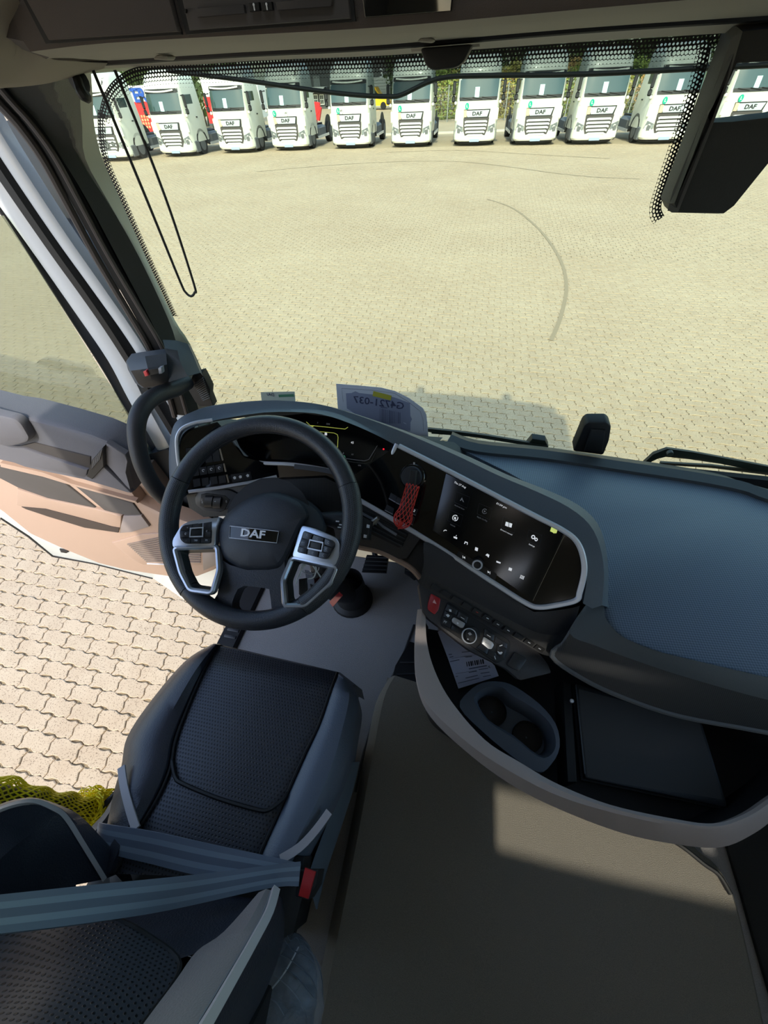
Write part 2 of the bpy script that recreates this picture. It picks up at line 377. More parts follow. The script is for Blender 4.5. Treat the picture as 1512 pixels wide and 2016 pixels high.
# ---- windscreen, curved in plan and leaning back a little
def YW(x, z): return 1.10-.11*((x-.15)/1.15)**2-.07*(z-2.15)/.85
def on_ws(x, y, d=0.):
    Y = 1.05
    for _ in range(12): P = py(x, y, Y); Y = YW(P.x, P.z)+d
    return py(x, y, Y)
ws = obj('window_1', shell([[V((x, YW(x, z), z)) for z in [2.10+.155*i for i in range(7)]] for x in [-.93+.195*i for i in range(13)]], .004), glass('windscreen glass', (245, 252, 240), gloss=.03))
tag(ws, 'wide windscreen looking out over the yard', None, kind='structure')
fm = bpy.data.materials.new('dotted frit print'); fm.use_nodes = True
t = fm.node_tree; b = t.nodes['Principled BSDF']; b.inputs['Base Color'].default_value = (.006, .006, .007, 1); b.inputs['Roughness'].default_value = .6
uvn = t.nodes.new('ShaderNodeUVMap'); sep = t.nodes.new('ShaderNodeSeparateXYZ'); t.links.new(uvn.outputs[0], sep.inputs[0])
def mth(op, a, b_=None, c=None):
    n = t.nodes.new('ShaderNodeMath'); n.operation = op
    for k, v in enumerate((a, b_, c)):
        if v is None: continue
        if hasattr(v, 'links'): t.links.new(v, n.inputs[k])
        else: n.inputs[k].default_value = v
    return n.outputs[0]
fl = mth('FLOOR', sep.outputs[1]); odd = mth('MULTIPLY', mth('MODULO', fl, 2.), .5)
du = mth('SUBTRACT', mth('FRACT', mth('ADD', sep.outputs[0], odd)), .5); dv = mth('SUBTRACT', mth('FRACT', sep.outputs[1]), .5)
dist = mth('SQRT', mth('ADD', mth('MULTIPLY', du, du), mth('MULTIPLY', dv, dv)))
rad = mth('MULTIPLY_ADD', fl, .085, .20)
b_alpha = mth('GREATER_THAN', dist, rad); t.links.new(b_alpha, b.inputs['Alpha'])
def frit(pix, flip, rows=8, pitch=.0057, d=-.004, parent=None):
    c = crom([on_ws(x, y, d) for x, y in pix], 8); vs, fs, uv = [], [], []; L = 0
    for i, p in enumerate(c):
        t_ = (c[min(i+1, len(c)-1)]-c[max(i-1, 0)]).normalized(); s = t_.cross(V((0, -1, 0))).normalized()*(-1 if flip else 1)
        if i: L += (p-c[i-1]).length
        vs += [p, p+s*rows*pitch*.87]; uv += [(L/pitch, 0), (L/pitch, rows)]
    for i in range(len(c)-1): fs.append((2*i, 2*i+1, 2*i+3, 2*i+2))
    o = obj('frit_band', (vs, fs), fm, parent, smooth=False); me = o.data; lay = me.uv_layers.new(name='UVMap')
    for lp in me.loops: lay.data[lp.index].uv = uv[lp.vertex_index]
    o['kind'] = 'stuff'; return o
frit([(1430, 63), (1300, 74), (1100, 86), (950, 96), (760, 107), (600, 113), (430, 122), (320, 126), (262, 134), (226, 156), (205, 185), (194, 225)], True, 6, parent=ws)
frit([(192, 215), (194, 270), (205, 320), (238, 395), (288, 508), (340, 622)], True, 3, parent=ws)
frit([(1404, 75), (1392, 130), (1370, 200), (1340, 290), (1315, 360), (1302, 405), (1308, 425)], False, 4, parent=ws)

# ================================================================== A pillar and the door frame behind it
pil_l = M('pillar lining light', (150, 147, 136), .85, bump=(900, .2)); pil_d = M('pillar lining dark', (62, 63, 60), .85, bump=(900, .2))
W_ = [(178, 128), (183, 200), (186, 250), (202, 313), (238, 395), (288, 508), (344, 630), (374, 677), (413, 766), (424, 800)]
C_ = [(160, 128), (158, 200), (162, 250), (168, 313), (212, 395), (275, 508), (332, 630), (352, 690), (380, 770), (392, 810)]
D_ = [(-10, 128), (30, 200), (79, 250), (122, 313), (172, 395), (232, 508), (296, 630), (325, 690), (352, 770), (365, 815)]
E_ = [(-60, 128), (0, 200), (45, 250), (90, 313), (135, 395), (196, 508), (268, 630), (302, 690), (335, 770), (350, 820)]
pil = thing('trim_1', 'grey lining of the driver side windscreen pillar', None, (-.86, .95, 2.1), kind='structure')
rw = [py(x, y, 1.0) for x, y in W_]; rc = [py(x, y, .965) for x, y in C_]; rd = [py(x, y, .925) for x, y in D_]; re_ = [py(x, y, .915) for x, y in E_]
wo = [p+V((-.085, .06, 0)) for p in rw]
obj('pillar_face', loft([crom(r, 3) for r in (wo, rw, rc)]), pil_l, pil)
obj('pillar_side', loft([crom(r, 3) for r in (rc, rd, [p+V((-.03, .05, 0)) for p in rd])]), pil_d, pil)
seal_c = crom([(a+b_)/2 for a, b_ in zip(rd, re_)], 4)
obj('groove', sweep(seal_c, [(-.016, -.02), (-.016, 0), (.016, 0), (.016, -.02)], V((.3, -1, 0))), rubber, pil)
obj('seal_lip', tube(crom([py(x-6, y, .912) for x, y in E_], 4), .0085, 8), M('brown grey seal', (74, 66, 62), .6), pil)
obj('seal_lip', tube(crom([py(x+18, y-4, .915) for x, y in E_], 4), .006, 8), M('brown grey seal', (74, 66, 62), .6), pil)
wl2 = obj('kick_panel', slab([py(x, y, .88) for x, y in ((262, 925), (292, 922), (330, 970), (345, 1040), (322, 1035), (272, 985))], V((-.01, .06, 0)), .006), beige, pil)
obj('jamb', slab([py(x, y, .93) for x, y in ((248, 905), (330, 885), (420, 960), (420, 1100), (330, 1080), (262, 985))], V((0, .05, 0))), M('dark jamb', (30, 36, 44), .6), pil)

# ================================================================== open driver's door
door = thing('door_1', 'driver door standing wide open, grey and beige lining', None, (-1.4, .9, 1.0), kind='structure')
fr_m = M('door frame paint', (196, 202, 206), .35, coat=.4)
def vstrip(name, cl, wd, Y, mat, dep=.03, par=door, n=5, bulge=.006):
    c = crom([py(x, y, Y) for x, y in cl], n); prof = [(-wd, -dep), (-wd, 0), (-wd*.5, bulge), (wd*.5, bulge), (wd, 0), (wd, -dep)]
    return obj(name, sweep(c, prof, V((0, -1, 0))), mat, par)
vstrip('window_frame', [(-150, 30), (-60, 180), (0, 285), (110, 452), (190, 565), (262, 668), (330, 778), (390, 880)], .020, .95, fr_m)
vstrip('frame_seal', [(-150, 75), (-60, 225), (0, 325), (110, 488), (175, 580), (231, 663), (300, 775), (345, 850), (385, 920)], .022, .955, rubber, bulge=.016)
vstrip('window_frame', [(-150, 130), (-60, 285), (0, 377), (70, 476), (160, 607), (230, 712), (270, 790), (320, 880), (350, 940)], .031, .945, fr_m)
vstrip('frame_edge', [(-150, 175), (-60, 325), (0, 412), (60, 500), (140, 625), (210, 735), (250, 808), (300, 895)], .004, .945, M('frame edge black', (25, 25, 28), .5))
glass_d = obj('door_glass', slab([py(x, y, .93) for x, y in ((305, 900), (5, 425), (-350, 425), (-350, 850), (0, 850), (200, 885), (262, 925))], V((0, .004, 0))), glass('door glass', (240, 248, 236)), door, smooth=False)
def dz(pts): return [(x/3.6, 780+y/3.6) for x, y in pts]
def dpanel(name, pts, Y, mat, dep=.05, inset=.006, par=door, r=0, label=None):
    q = rnd(dz(pts), r, 4) if r else dz(pts)
    return obj(name, slab([py(p[0], p[1], Y) for p in q], V((0, dep, 0)), inset), mat, par, label=label)
dkg = M('door upper skin', (82, 84, 92), .7, bump=(500, .6)); dkg2 = M('door armrest skin', (92, 92, 98), .7, bump=(600, .4))
ins = M('woven insert', (82, 78, 76), .85, bump=(1400, .8))
dpanel('door_shell', [(-900, 0), (0, 150), (500, 250), (880, 420), (900, 560), (960, 760), (1140, 850), (1330, 900), (1560, 1010), (1590, 1330), (1700, 1560), (1620, 1640), (1300, 1440), (1080, 1290), (660, 1185), (370, 1130), (200, 990), (0, 860), (-900, 400)], .90, white_paint, .10, .01)
dpanel('lining', [(-700, 170), (0, 330), (930, 690), (985, 760), (1130, 830), (1330, 900), (1560, 1010), (1570, 1150), (1520, 1240), (1400, 1285), (1200, 1285), (900, 1240), (700, 1190), (450, 1090), (200, 975), (0, 815), (-700, 380)], .83, beige, .07, .02)
up = dpanel('upper_lining', [(-700, -60), (0, 118), (120, 135), (400, 208), (650, 280), (760, 325), (885, 415), (905, 460), (892, 545), (935, 692), (600, 592), (300, 530), (170, 500), (90, 470), (0, 455), (-700, 300)], .79, dkg, .10, .018)
dpanel('shelf_edge', [(730, 455), (750, 330), (885, 415), (905, 460), (892, 545), (932, 688)], .783, dkg2, .02, .006, up)
dpanel('armrest_recess', [(150, 352), (240, 330), (640, 430), (640, 515), (620, 525), (420, 455), (230, 388)], .786, M('recess shade', (54, 50, 48), .8), .01, .003, up)  # flat dark slab, the shade of the recess put into its colour
dpanel('armrest', [(-300, 250), (80, 365), (160, 370), (300, 420), (620, 525), (610, 572), (730, 500), (745, 515), (930, 690), (600, 592), (300, 530), (170, 500), (90, 470), (0, 450), (-300, 370)], .775, dkg2, .02, .008, up)
dpanel('door_pad', [(-300, 60), (0, 140), (130, 168), (205, 300), (190, 330), (60, 368), (-300, 270)], .76, dkg2, .03, .012, up, r=30)
sb = dpanel('switch_block', [(652, 450), (726, 365), (735, 500), (650, 592), (610, 572)], .768, black, .02, .006, up)
for k in range(4):
    a, b_ = (660+k*17, 448-k*20), (648+k*15, 520-k*18)
    dpanel('switch', [(a[0], a[1]), (a[0]+15, a[1]-18), (b_[0]+13, b_[1]-16), (b_[0], b_[1])], .765, plastic, .006, .002, sb)
dpanel('beige_strip', [(0, 472), (300, 540), (460, 600), (500, 618), (960, 745), (975, 762), (500, 630), (300, 570), (0, 500)], .812, beige, .02, .003, par=door)
dpanel('woven_insert', [(-500, 330), (0, 500), (130, 532), (450, 612), (690, 803), (540, 780), (300, 725), (150, 660), (0, 582), (-500, 440)], .822, ins, .01, .004)
dpanel('woven_insert', [(512, 622), (940, 762), (1000, 842), (900, 845), (745, 815)], .822, ins, .01, .004)
dpanel('map_pocket', [(118, 655), (330, 730), (690, 805), (860, 850), (850, 970), (640, 940), (330, 855), (112, 770)], .815, beige, .014, .006)
dpanel('pocket_opening', [(150, 785), (320, 800), (590, 870), (790, 925), (845, 935), (838, 968), (600, 933), (330, 850), (180, 800)], .812, M('pocket shade', (58, 48, 42), .8), .01, .002)  # no real hole: the shade of the opening is its dark colour
dpanel('pocket_end', [(872, 850), (1000, 848), (1058, 925), (930, 965), (842, 972)], .818, M('pocket end grey', (128, 118, 114), .7), .012, .004)
gp = dpanel('speaker_panel', [(790, 1040), (1000, 980), (1400, 960), (1560, 1080), (1540, 1200), (1010, 1195), (930, 1160)], .822, beige, .012, .005)
for k in range(12):
    y0 = 1000+k*16
    dpanel('speaker_slat', [(900+k*12, 1050+k*11), (1180-k*2, y0-8), (1420, y0), (1420, y0+7), (1180-k*2, y0-1), (906+k*12, 1057+k*11)], .817, M('speaker slat', (120, 108, 100), .7), .006, 0, gp)
dpanel('door_badge', [(1040, 1186), (1180, 1192), (1180, 1198), (1042, 1192)], .818, silver, .004, 0, gp)
dpanel('bottom_seal', [(0, 866), (200, 996), (372, 1134), (660, 1188), (1080, 1293), (1080, 1297), (660, 1192), (370, 1140), (196, 1000), (0, 870)], .895, rubber, .02, 0)
dpanel('lock_bolt', [(420, 1085), (470, 1092), (485, 1105), (470, 1114), (430, 1108)], .893, black, .02, .003)
for pts, mm in (([(1430, 1060), (1500, 1060), (1545, 1120), (1530, 1200), (1440, 1240)], M('kick moulding', (150, 140, 134), .6)),):
    dpanel('kick_moulding', pts, .818, mm, .012, .006)
# door mirror housing seen between the pillar seal and the door frame
mir = thing('camera_arm', 'dark exterior mirror arm behind the driver side pillar', 'mirror', (-1.0, 1.15, 2.4))
obj('arm', loft([[py(x, y, Y) for x, y, Y in r] for r in (((-40, 270, 1.2), (60, 210, 1.2), (120, 310, 1.15)), ((30, 380, 1.2), (130, 360, 1.16), (150, 420, 1.14)), ((110, 470, 1.2), (170, 450, 1.15), (190, 500, 1.14)), ((150, 520, 1.2), (210, 520, 1.15), (220, 540, 1.14)))]), M('arm black', (28, 30, 33), .5), mir)
obj('housing', tube(crom([py(118, 440, 1.14), py(165, 490, 1.12), py(205, 545, 1.12), py(222, 572, 1.12)], 5), lambda u: .012+.04*math.sin(math.pi*min(1, u*.8+.1)), 14), M('housing skin', (50, 52, 50), .6, bump=(800, .4)), mir)
obj('lower_foot', tube(crom([py(270, 668, 1.06), py(300, 690, 1.05), py(322, 705, 1.04)], 5), .045, 14), M('mirror foot', (44, 60, 84), .5), mir)

# ================================================================== overhead console and windscreen header
ovh_m = M('overhead console skin', (84, 76, 72), .75, bump=(1100, .3)); ovh_l = M('overhead lip', (152, 148, 136), .8, bump=(1100, .2))
oc = thing('overhead_console', 'dark overhead storage console above the windscreen', 'console', (.2, .62, 3.03))
FB = [(60, 112), (90, 108), (211, 95), (480, 80), (754, 65), (1154, 30), (1512, 0), (1900, -30)]
UB = [(60, 135), (110, 122), (206, 120), (480, 103), (760, 88), (1139, 56), (1512, 31), (1900, 5)]
def ext(P, X=1.36):
    a, b_ = P[-2], P[-1]; return P+[b_+(b_-a)*((X-b_.x)/(b_.x-a.x))]
fb = crom(ext([py(x, y, .62) for x, y in FB]), 3); ub = crom(ext([py(x, y, .93) for x, y in UB]), 3)
obj('face', loft([[p+V((0, .02, .30)) for p in fb], [p+V((0, 0, .012)) for p in fb], [p+V((0, .004, .004)) for p in fb]]), ovh_m, oc)
obj('lip', loft([[p+V((0, .004, .004)) for p in fb], [p+V((0, .03, 0)) for p in fb], ub, [p+V((0, .0, .05)) for p in ub]]), ovh_l, oc)
obj('end_cap', loft([[fb[0]+V((0, .02, .30)), fb[0]+V((0, .0, .012)), fb[0]+V((0, .03, 0)), ub[0]], [fb[0]+V((-.12, .02, .30)), fb[0]+V((-.10, .0, .03)), fb[0]+V((-.09, .03, .02)), ub[0]+V((-.08, 0, .02))]]), ovh_m, oc)
def opanel(name, pts, Y, mat, dep=.01, inset=.002, par=oc, r=0):
    q = rnd(pts, r, 4) if r else pts
    return obj(name, slab([py(p[0], p[1], Y) for p in q], V((0, dep, 0)), inset), mat, par)
opanel('door_gap', [(46, 0), (90, 86), (357, 68), (322, -60), (10, -70)], .617, black, .004, 0)
opanel('storage_door', [(51, 0), (95, 79), (350, 62), (317, -60), (14, -70)], .611, ovh_m, .008, .002)
opanel('tray_gap', [(340, -30), (366, 68), (700, 42), (690, -50)], .617, black, .004, 0)
tp = opanel('switch_tray', [(350, -30), (371, 60), (690, 36), (682, -50)], .612, M('tray skin', (70, 66, 66), .6), .008, .003)
opanel('blank_cover', [(384, 17), (479, 9), (482, 26), (388, 34)], .608, M('cover skin', (60, 57, 58), .55), .005, .001, tp)
opanel('blank_cover', [(542, 4), (655, -5), (652, 12), (546, 20)], .608, M('cover skin', (60, 57, 58), .55), .005, .001, tp)
for k, x in enumerate((489, 514)):
    s = opanel('roof_switch', [(x, 6-k), (x+20, 4-k), (x+22, 21-k), (x+2, 23-k)], .607, black, .005, .001, tp)
    c = py(x+11, 13-k, .6055); obj('symbol', cat_(disc(c+V((0, 0, .0012)), V((1, 0, 0)), V((0, 0, 1)), .0011, .0003, 8), box(c-V((0, 0, .001)), (.0012, .0003, .003))), print_white, s)
opanel('screw', [(361, 17), (366, 17), (366, 26), (361, 26)], .608, black, .003, 0, tp, r=2)
opanel('control_panel', [(712, -10), (718, 34), (888, 21), (892, -20)], .612, gloss_black, .008, .001)
opanel('roof_lamp_knob', [(298, 117), (305, 108), (322, 106), (332, 112), (328, 119)], .80, ovh_l, .02, .004, r=5)
opanel('roof_lamp_knob', [(820, 82), (828, 74), (848, 72), (855, 79), (848, 84)], .80, ovh_l, .02, .004, r=5)
hd = thing('trim_2', 'light grey header rail over the windscreen', None, (.2, .98, 3.0), kind='structure')
ht = crom(ext([py(x, y, .94) for x, y in [(150, 128), (206, 123), (480, 106), (760, 91), (1139, 59), (1512, 34), (1900, 8)]]), 4)
hb = crom(ext([py(x, y, .985) for x, y in [(170, 146), (216, 142), (480, 121), (760, 109), (1139, 83), (1512, 60), (1900, 34)]]), 4)
obj('header_strip', loft([[p+V((0, .05, .06)) for p in ht], ht, hb, [p+V((0, .04, .03)) for p in hb]]), M('header grey', (178, 175, 164), .7), hd)
obj('blind_slot', tube([p+V((0, -.006, .001)) for p in ht], .005, 8), black, hd)
# rounded headlining over the door
hl = obj('trim_3', loft([crom(r, 4) for r in ([py(-160, -120, .55), py(0, -60, .60), py(60, 60, .64), py(92, 112, .68), py(150, 121, .80), py(212, 124, .93)],
     [py(-160, 40, .56), py(-20, 90, .6), py(40, 125, .66), py(88, 132, .70), py(150, 130, .81), py(210, 127, .93)],
     [py(-160, 200, .58), py(-10, 168, .64), py(40, 163, .70), py(95, 157, .76), py(160, 141, .87), py(206, 131, .93)],
     [py(-160, 205, .64), py(-10, 176, .72), py(40, 171, .77), py(95, 164, .83), py(160, 147, .93), py(206, 135, .97)])]), headliner)
tag(hl, 'beige headlining rounded over the driver door', None, kind='structure')
# exterior smoked sun visor
VL = [(330, 139), (360, 143), (480, 158), (620, 178), (700, 187), (760, 190), (790, 187), (840, 163), (880, 152), (950, 149), (1150, 146), (1390, 134), (1512, 128), (1800, 110)]
vis = thing('sun_visor', 'smoked exterior sun visor across the top of the windscreen', 'visor', (0, 1.3, 2.96))
vl = crom(ext([py(x, y, 1.30) for x, y in VL]), 4); vt = [V((p.x, 1.16, 3.20)) for p in vl]
obj('visor_sheet', loft([vt, vl, [p+V((0, .005, 0)) for p in vl], [p+V((0, .005, 0)) for p in vt]]), glass('smoked acrylic', (174, 179, 182), .02), vis)
obj('visor_edge', tube(vl, .0042, 8), black, vis)
# pull cord of the roller blind
cd_ = crom([py(x, y, .93) for x, y in ((182, 135), (240, 275), (300, 420), (355, 555), (366, 576), (376, 583), (383, 576), (382, 560), (335, 415), (280, 270), (226, 138))], 6)
tag(obj('blind_cord', tube(cd_, .0028, 8), black), 'thin black pull cord looped in front of the pillar', 'cord')
hk = thing('coat_hook', 'small black coat hook on the pillar under the headlining', 'hook', tuple(py(160, 170, .9)))
obj('base', disc(py(160, 160, .925), V((1, 0, 0)), V((0, 0, 1)), .016, .012, 14), black, hk)
obj('hook', tube(crom([py(152, 155, .91), py(157, 172, .885), py(163, 186, .88), py(170, 190, .89)], 4), [.008]*6+[.009]*7, 8), black, hk)
# sensor housings on the windscreen
def ring(outer, inner, Y0, Y1, grow):
    c = py(1400, 300, Y0)
    o0 = [py(x, y, Y0) for x, y in outer]; i0 = [py(x, y, Y0) for x, y in inner]
    cc = sum(o0, V((0, 0, 0)))/len(o0)
    of = [p+(cc-p)*.0 for p in o0]; om = [p+(p-cc)*grow+V((0, .02, 0)) for p in o0]; ob = [p+(p-cc)*grow+V((0, Y1-Y0, 0)) for p in o0]
    ib = [p+V((0, Y1-Y0, 0)) for p in i0]
    return loft([of, om, ob, ib, i0], cu=True, cv=True)
sh = thing('sensor_housing', 'large black camera housing hanging at the upper right of the windscreen', 'housing', tuple(py(1370, 425, .95)))
obj('cover', ring([(1462, 62), (1660, 40), (1730, 60), (1660, 250), (1512, 322), (1445, 405), (1425, 420), (1335, 418), (1328, 400)], [(1450, 125), (1600, 112), (1630, 118), (1600, 212), (1545, 228), (1440, 240), (1405, 241), (1394, 234), (1396, 222)], .93, 1.0, .05), M('housing black', (30, 31, 32), .55, bump=(900, .3)), sh)
obj('side_face', loft([[py(x, y, .945) for x, y in ((1440, 75), (1400, 190), (1362, 285), (1325, 375), (1314, 415))], [py(x, y, .925) for x, y in ((1462, 62), (1428, 180), (1394, 270), (1358, 360), (1335, 418))]]), M('housing side', (44, 45, 46), .5), sh)
vb = thing('mirror_bracket', 'small black bracket hanging from the header in front of the visor tip', 'bracket', tuple(py(870, 138, .93)))
obj('plate', slab([py(x, y, .935) for x, y in ((808, 96), (944, 86), (944, 92), (810, 102))], V((0, .02, 0)), .001), M('header grey', (178, 175, 164), .7), vb)
obj('housing', slab([py(p[0], p[1], .915) for p in rnd([(826, 94), (932, 86), (912, 124), (896, 134), (852, 139), (838, 130)], 10, 4)], V((0, .03, 0)), .004), black, vb)
pod = thing('lane_camera', 'black camera pod standing at the foot of the windscreen', 'camera', tuple(py(1165, 895, 1.04)))
obj('cover', slab([on_ws(p[0], p[1], -.05) for p in rnd([(1128, 890), (1150, 838), (1158, 832), (1196, 832), (1204, 840), (1200, 868), (1188, 898)], 5, 4)], V((0, .045, 0)), .008), black, pod)
obj('face', slab([on_ws(p[0], p[1], -.058) for p in [(1150, 888), (1164, 846), (1192, 848), (1186, 890)]], V((0, .02, 0)), .004), M('pod face', (32, 33, 35), .45), pod)

# ================================================================== dashboard
dash = thing('dashboard', 'dark dashboard with curved cowl, screens and storage tray', 'dashboard', (.2, .7, 1.5))
SP = plane3(py(880, 935, .67), py(1145, 1080, .56), py(1060, 1195, .47))
LP = plane3(py(352, 900, .62), py(540, 938, .68), py(430, 830, .70))
KP = plane3(py(470, 880, .76), py(770, 890, .78), py(620, 820, .84))
cr = [(340, 985, .60), (337, 940, .635), (337, 890, .66), (343, 850, .685), (353, 828, .705), (378, 811, .73), (425, 797, .77), (520, 788, .80), (600, 792, .81), (660, 803, .805), (740, 828, .79), (800, 849, .775), (850, 868, .76), (930, 902, .735), (1000, 935, .71), (1080, 966, .685), (1140, 995, .66), (1176, 1030, .63), (1192, 1075, .59), (1198, 1130, .545), (1196, 1195, .495)]
lo = [(356, 985, .58), (352, 940, .60), (351, 890, .628), (356, 862, .645), (370, 846, .66), (395, 836, .68), (430, 826, .705), (520, 812, .735), (600, 812, .742), (650, 820, .738), (705, 840, .73), (748, 860, .725), (784, 879, 0), (852, 913, 0), (922, 949, 0), (1002, 990, 0), (1062, 1021, 0), (1112, 1050, 0), (1144, 1086, 0), (1156, 1130, 0), (1148, 1188, 0)]
c3 = [py(*a) for a in cr]; l3 = [py(*a) if a[2] else pl(a[0], a[1], off(SP, -.003)) for a in lo]
inn = [p+V((0, .05, -.012)) for p in l3]
m3 = []
m0 = [a*.42+b_*.58+V((-.004, -.010, .001)) for a, b_ in zip(c3, l3)]
for k, (a, b_) in enumerate(zip(c3, l3)): m3.append(a*.70+b_*.30+V((-.002, -.006, .013)))
fr3 = []
for k, p in enumerate(c3):
    if k < 4: fr3.append(p+V((-.03, .06, -.03)))
    elif k < 12: fr3.append(V((p.x-.02, 1.02, 2.22)))
    else: fr3.append(V((p.x+.012, min(1.02, p.y+.08-.075*(k-12)/8), 2.195)))
e3 = [a*.86+b_*.14+V((0, .0, -.006)) for a, b_ in zip(c3, fr3)]
obj('cowl', loft([crom(r, 3) for r in (inn, l3, m0, m3, c3, e3, fr3)]), soft, dash)
# ---- passenger side top with its textured inlay
inlay = bpy.data.materials.new('blue grey woven inlay'); inlay.use_nodes = True
t = inlay.node_tree; b = t.nodes['Principled BSDF']; g = t.nodes.new('ShaderNodeNewGeometry')
mp = t.nodes.new('ShaderNodeMapping'); mp.inputs['Rotation'].default_value = (0, 0, R(40)); t.links.new(g.outputs['Position'], mp.inputs[0])
ck = t.nodes.new('ShaderNodeTexChecker'); ck.inputs['Scale'].default_value = 260; t.links.new(mp.outputs[0], ck.inputs[0])
ck.inputs[1].default_value = srgb((76, 91, 108))+(1,); ck.inputs[2].default_value = srgb((104, 119, 138))+(1,); t.links.new(ck.outputs[0], b.inputs['Base Color'])
b.inputs['Roughness'].default_value = .5
bp = t.nodes.new('ShaderNodeBump'); bp.inputs['Strength'].default_value = .5; bp.inputs['Distance'].default_value = .001; t.links.new(ck.outputs['Fac'], bp.inputs['Height']); t.links.new(bp.outputs[0], b.inputs['Normal'])
carbon = bpy.data.materials.new('ribbed dark trim'); carbon.use_nodes = True
t = carbon.node_tree; b = t.nodes['Principled BSDF']; g = t.nodes.new('ShaderNodeNewGeometry')
wv = t.nodes.new('ShaderNodeTexWave'); wv.inputs['Scale'].default_value = 95; wv.bands_direction = 'X'; t.links.new(g.outputs['Position'], wv.inputs[0])
cr_ = t.nodes.new('ShaderNodeMix'); cr_.data_type = 'RGBA'; cr_.inputs[6].default_value = srgb((26, 28, 31))+(1,); cr_.inputs[7].default_value = srgb((46, 47, 50))+(1,)
t.links.new(wv.outputs['Fac'], cr_.inputs[0]); t.links.new(cr_.outputs[2], b.inputs['Base Color']); b.inputs['Roughness'].default_value = .5
far = [(880, 872), (935, 891), (1070, 905), (1216, 927), (1361, 949), (1458, 968), (1512, 987), (1700, 1040), (1800, 1080)]
near = [(1188, 1205), (1203, 1234), (1232, 1258), (1300, 1284), (1400, 1308), (1512, 1334), (1800, 1395)]
top_poly = [(870, 866)]+far[1:]+near[::-1]+[(1186, 1190), (1190, 1130), (1184, 1080), (1160, 1020), (1000, 930)]
obj('top_inlay', slab([pz(x, y, 2.20) for x, y in top_poly], V((0, 0, -.03)), .004), inlay, dash)
edge_f = crom([pz(x, y, 2.203) for x, y in far], 4)
obj('top_edge', loft([[p+V((0, -.004, -.01)) for p in edge_f], [p+V((0, 0, .006)) for p in edge_f], [V((p.x+.01, p.y+.035, 2.212)) for p in edge_f], [V((p.x+.01, p.y+.05, 2.19)) for p in edge_f]]), M('top edge skin', (48, 54, 60), .55), dash)
obj('vent_slot', loft([[V((p.x+.01, p.y+.048, 2.20)) for p in edge_f], [V((p.x+.01, p.y+.12, 2.16)) for p in edge_f]]), black, dash)
obj('windscreen_ledge', loft([crom([py(400, 840, .9), py(520, 838, .95), py(660, 850, .97), py(850, 885, .98)], 4), crom([V((-.92, .99, 2.17)), V((-.5, 1.05, 2.17)), V((-.3, 1.07, 2.17)), V((-.05, 1.08, 2.17))], 4)]), black, dash)
n3 = crom([pz(x, y, 2.203) for x, y in [(1192, 1150)]+near], 4)
orim = crom([pz(x, y, z) for x, y, z in ((1150, 1195, 2.215), (1122, 1247, 2.19), (1175, 1272, 2.178), (1250, 1300, 2.172), (1350, 1333, 2.17), (1512, 1378, 2.17), (1800, 1445, 2.17), (1850, 1455, 2.17))], 4)
obj('top_rim', loft([[p+V((0, 0, -.006)) for p in n3], [p+V((0, -.002, .004)) for p in n3], [a*.4+b_*.6+V((0, 0, .008)) for a, b_ in zip(n3, orim)], orim]), M('rim skin', (74, 80, 84), .55, bump=(800, .3)), dash)
face_b = crom([pz(x, y, z) for x, y, z in ((1120, 1262, 2.17), (1088, 1290, 2.14), (1150, 1335, 2.12), (1230, 1372, 2.11), (1340, 1408, 2.10), (1512, 1440, 2.10), (1800, 1500, 2.10), (1850, 1510, 2.10))], 4)
obj('ribbed_face', loft([orim, [a*.5+b_*.5+V((0, -.004, .0)) for a, b_ in zip(orim, face_b)], face_b]), carbon, dash)
obj('face_lip', tube([p+V((0, .0, -.004)) for p in face_b], .006, 8), M('lip grey', (84, 86, 88), .45), dash)
fb2 = [p+V((.01, .035, -.012)) for p in face_b]
obj('slot_back', loft([[p+V((0, .004, -.004)) for p in face_b], fb2, [V((p.x+.03, p.y+.12, 1.98)) for p in fb2]]), black, dash)
# ---- glossy fascia with the centre screen
fas = rnd([(778, 880), (1008, 992), (1130, 1056), (1150, 1100), (1150, 1140), (1136, 1180), (1060, 1192), (1036, 1186), (840, 1058), (700, 976), (690, 940)], [4, 4, 30, 20, 20, 6, 20, 20, 5, 5, 5], 5)
fascia = obj('centre_fascia', slab(on([(p[0], p[1]) for p in fas], SP), SP[1]*-.03), gloss_black, dash)
tr_u = crom([(786, 878), (850, 910), (920, 946), (1000, 988), (1060, 1019), (1105, 1042), (1132, 1062), (1146, 1090), (1150, 1125), (1141, 1165), (1134, 1181), (1100, 1190), (1062, 1195), (1036, 1187), (980, 1152), (900, 1100), (830, 1056), (760, 1014), (706, 983)], 6)
trim_prof = [(-.0056, -.006), (-.0056, .004), (-.003, .0068), (.003, .0068), (.0056, .004), (.0056, -.006)]
obj('silver_trim', sweep(on([(p[0], p[1]) for p in tr_u], SP), trim_prof, SP[1]), silver, fascia)
su, sv = basis(SP, py(1145, 1080, .56)-py(880, 935, .67))
scr_m = M('screen glass', (7, 9, 13), .16, spec=.5)
scr = obj('centre_screen', slab(on([(878, 932), (1112, 1046), (1048, 1182), (852, 1044)], off(SP, .0008)), SP[1]*-.004, .0006), scr_m, fascia)
obj('screen_edge', sweep(on([(1114, 1048), (1049, 1183)], off(SP, .001)), [(-.0004, 0), (-.0004, .0006), (.0004, .0006), (.0004, 0)], SP[1]), M('edge glint', (120, 112, 96), .4), scr)
lit = M('lit white', (236, 238, 240), .5, emit=((236, 238, 240), .42)); lit_d = M('lit grey', (120, 124, 128), .5, emit=((150, 154, 160), .10)); lit_g = M('lit lime', (214, 224, 120), .5, emit=((206, 220, 118), .45))
line_m = M('tile line', (52, 56, 62), .5)
SU = off(SP, .0014)
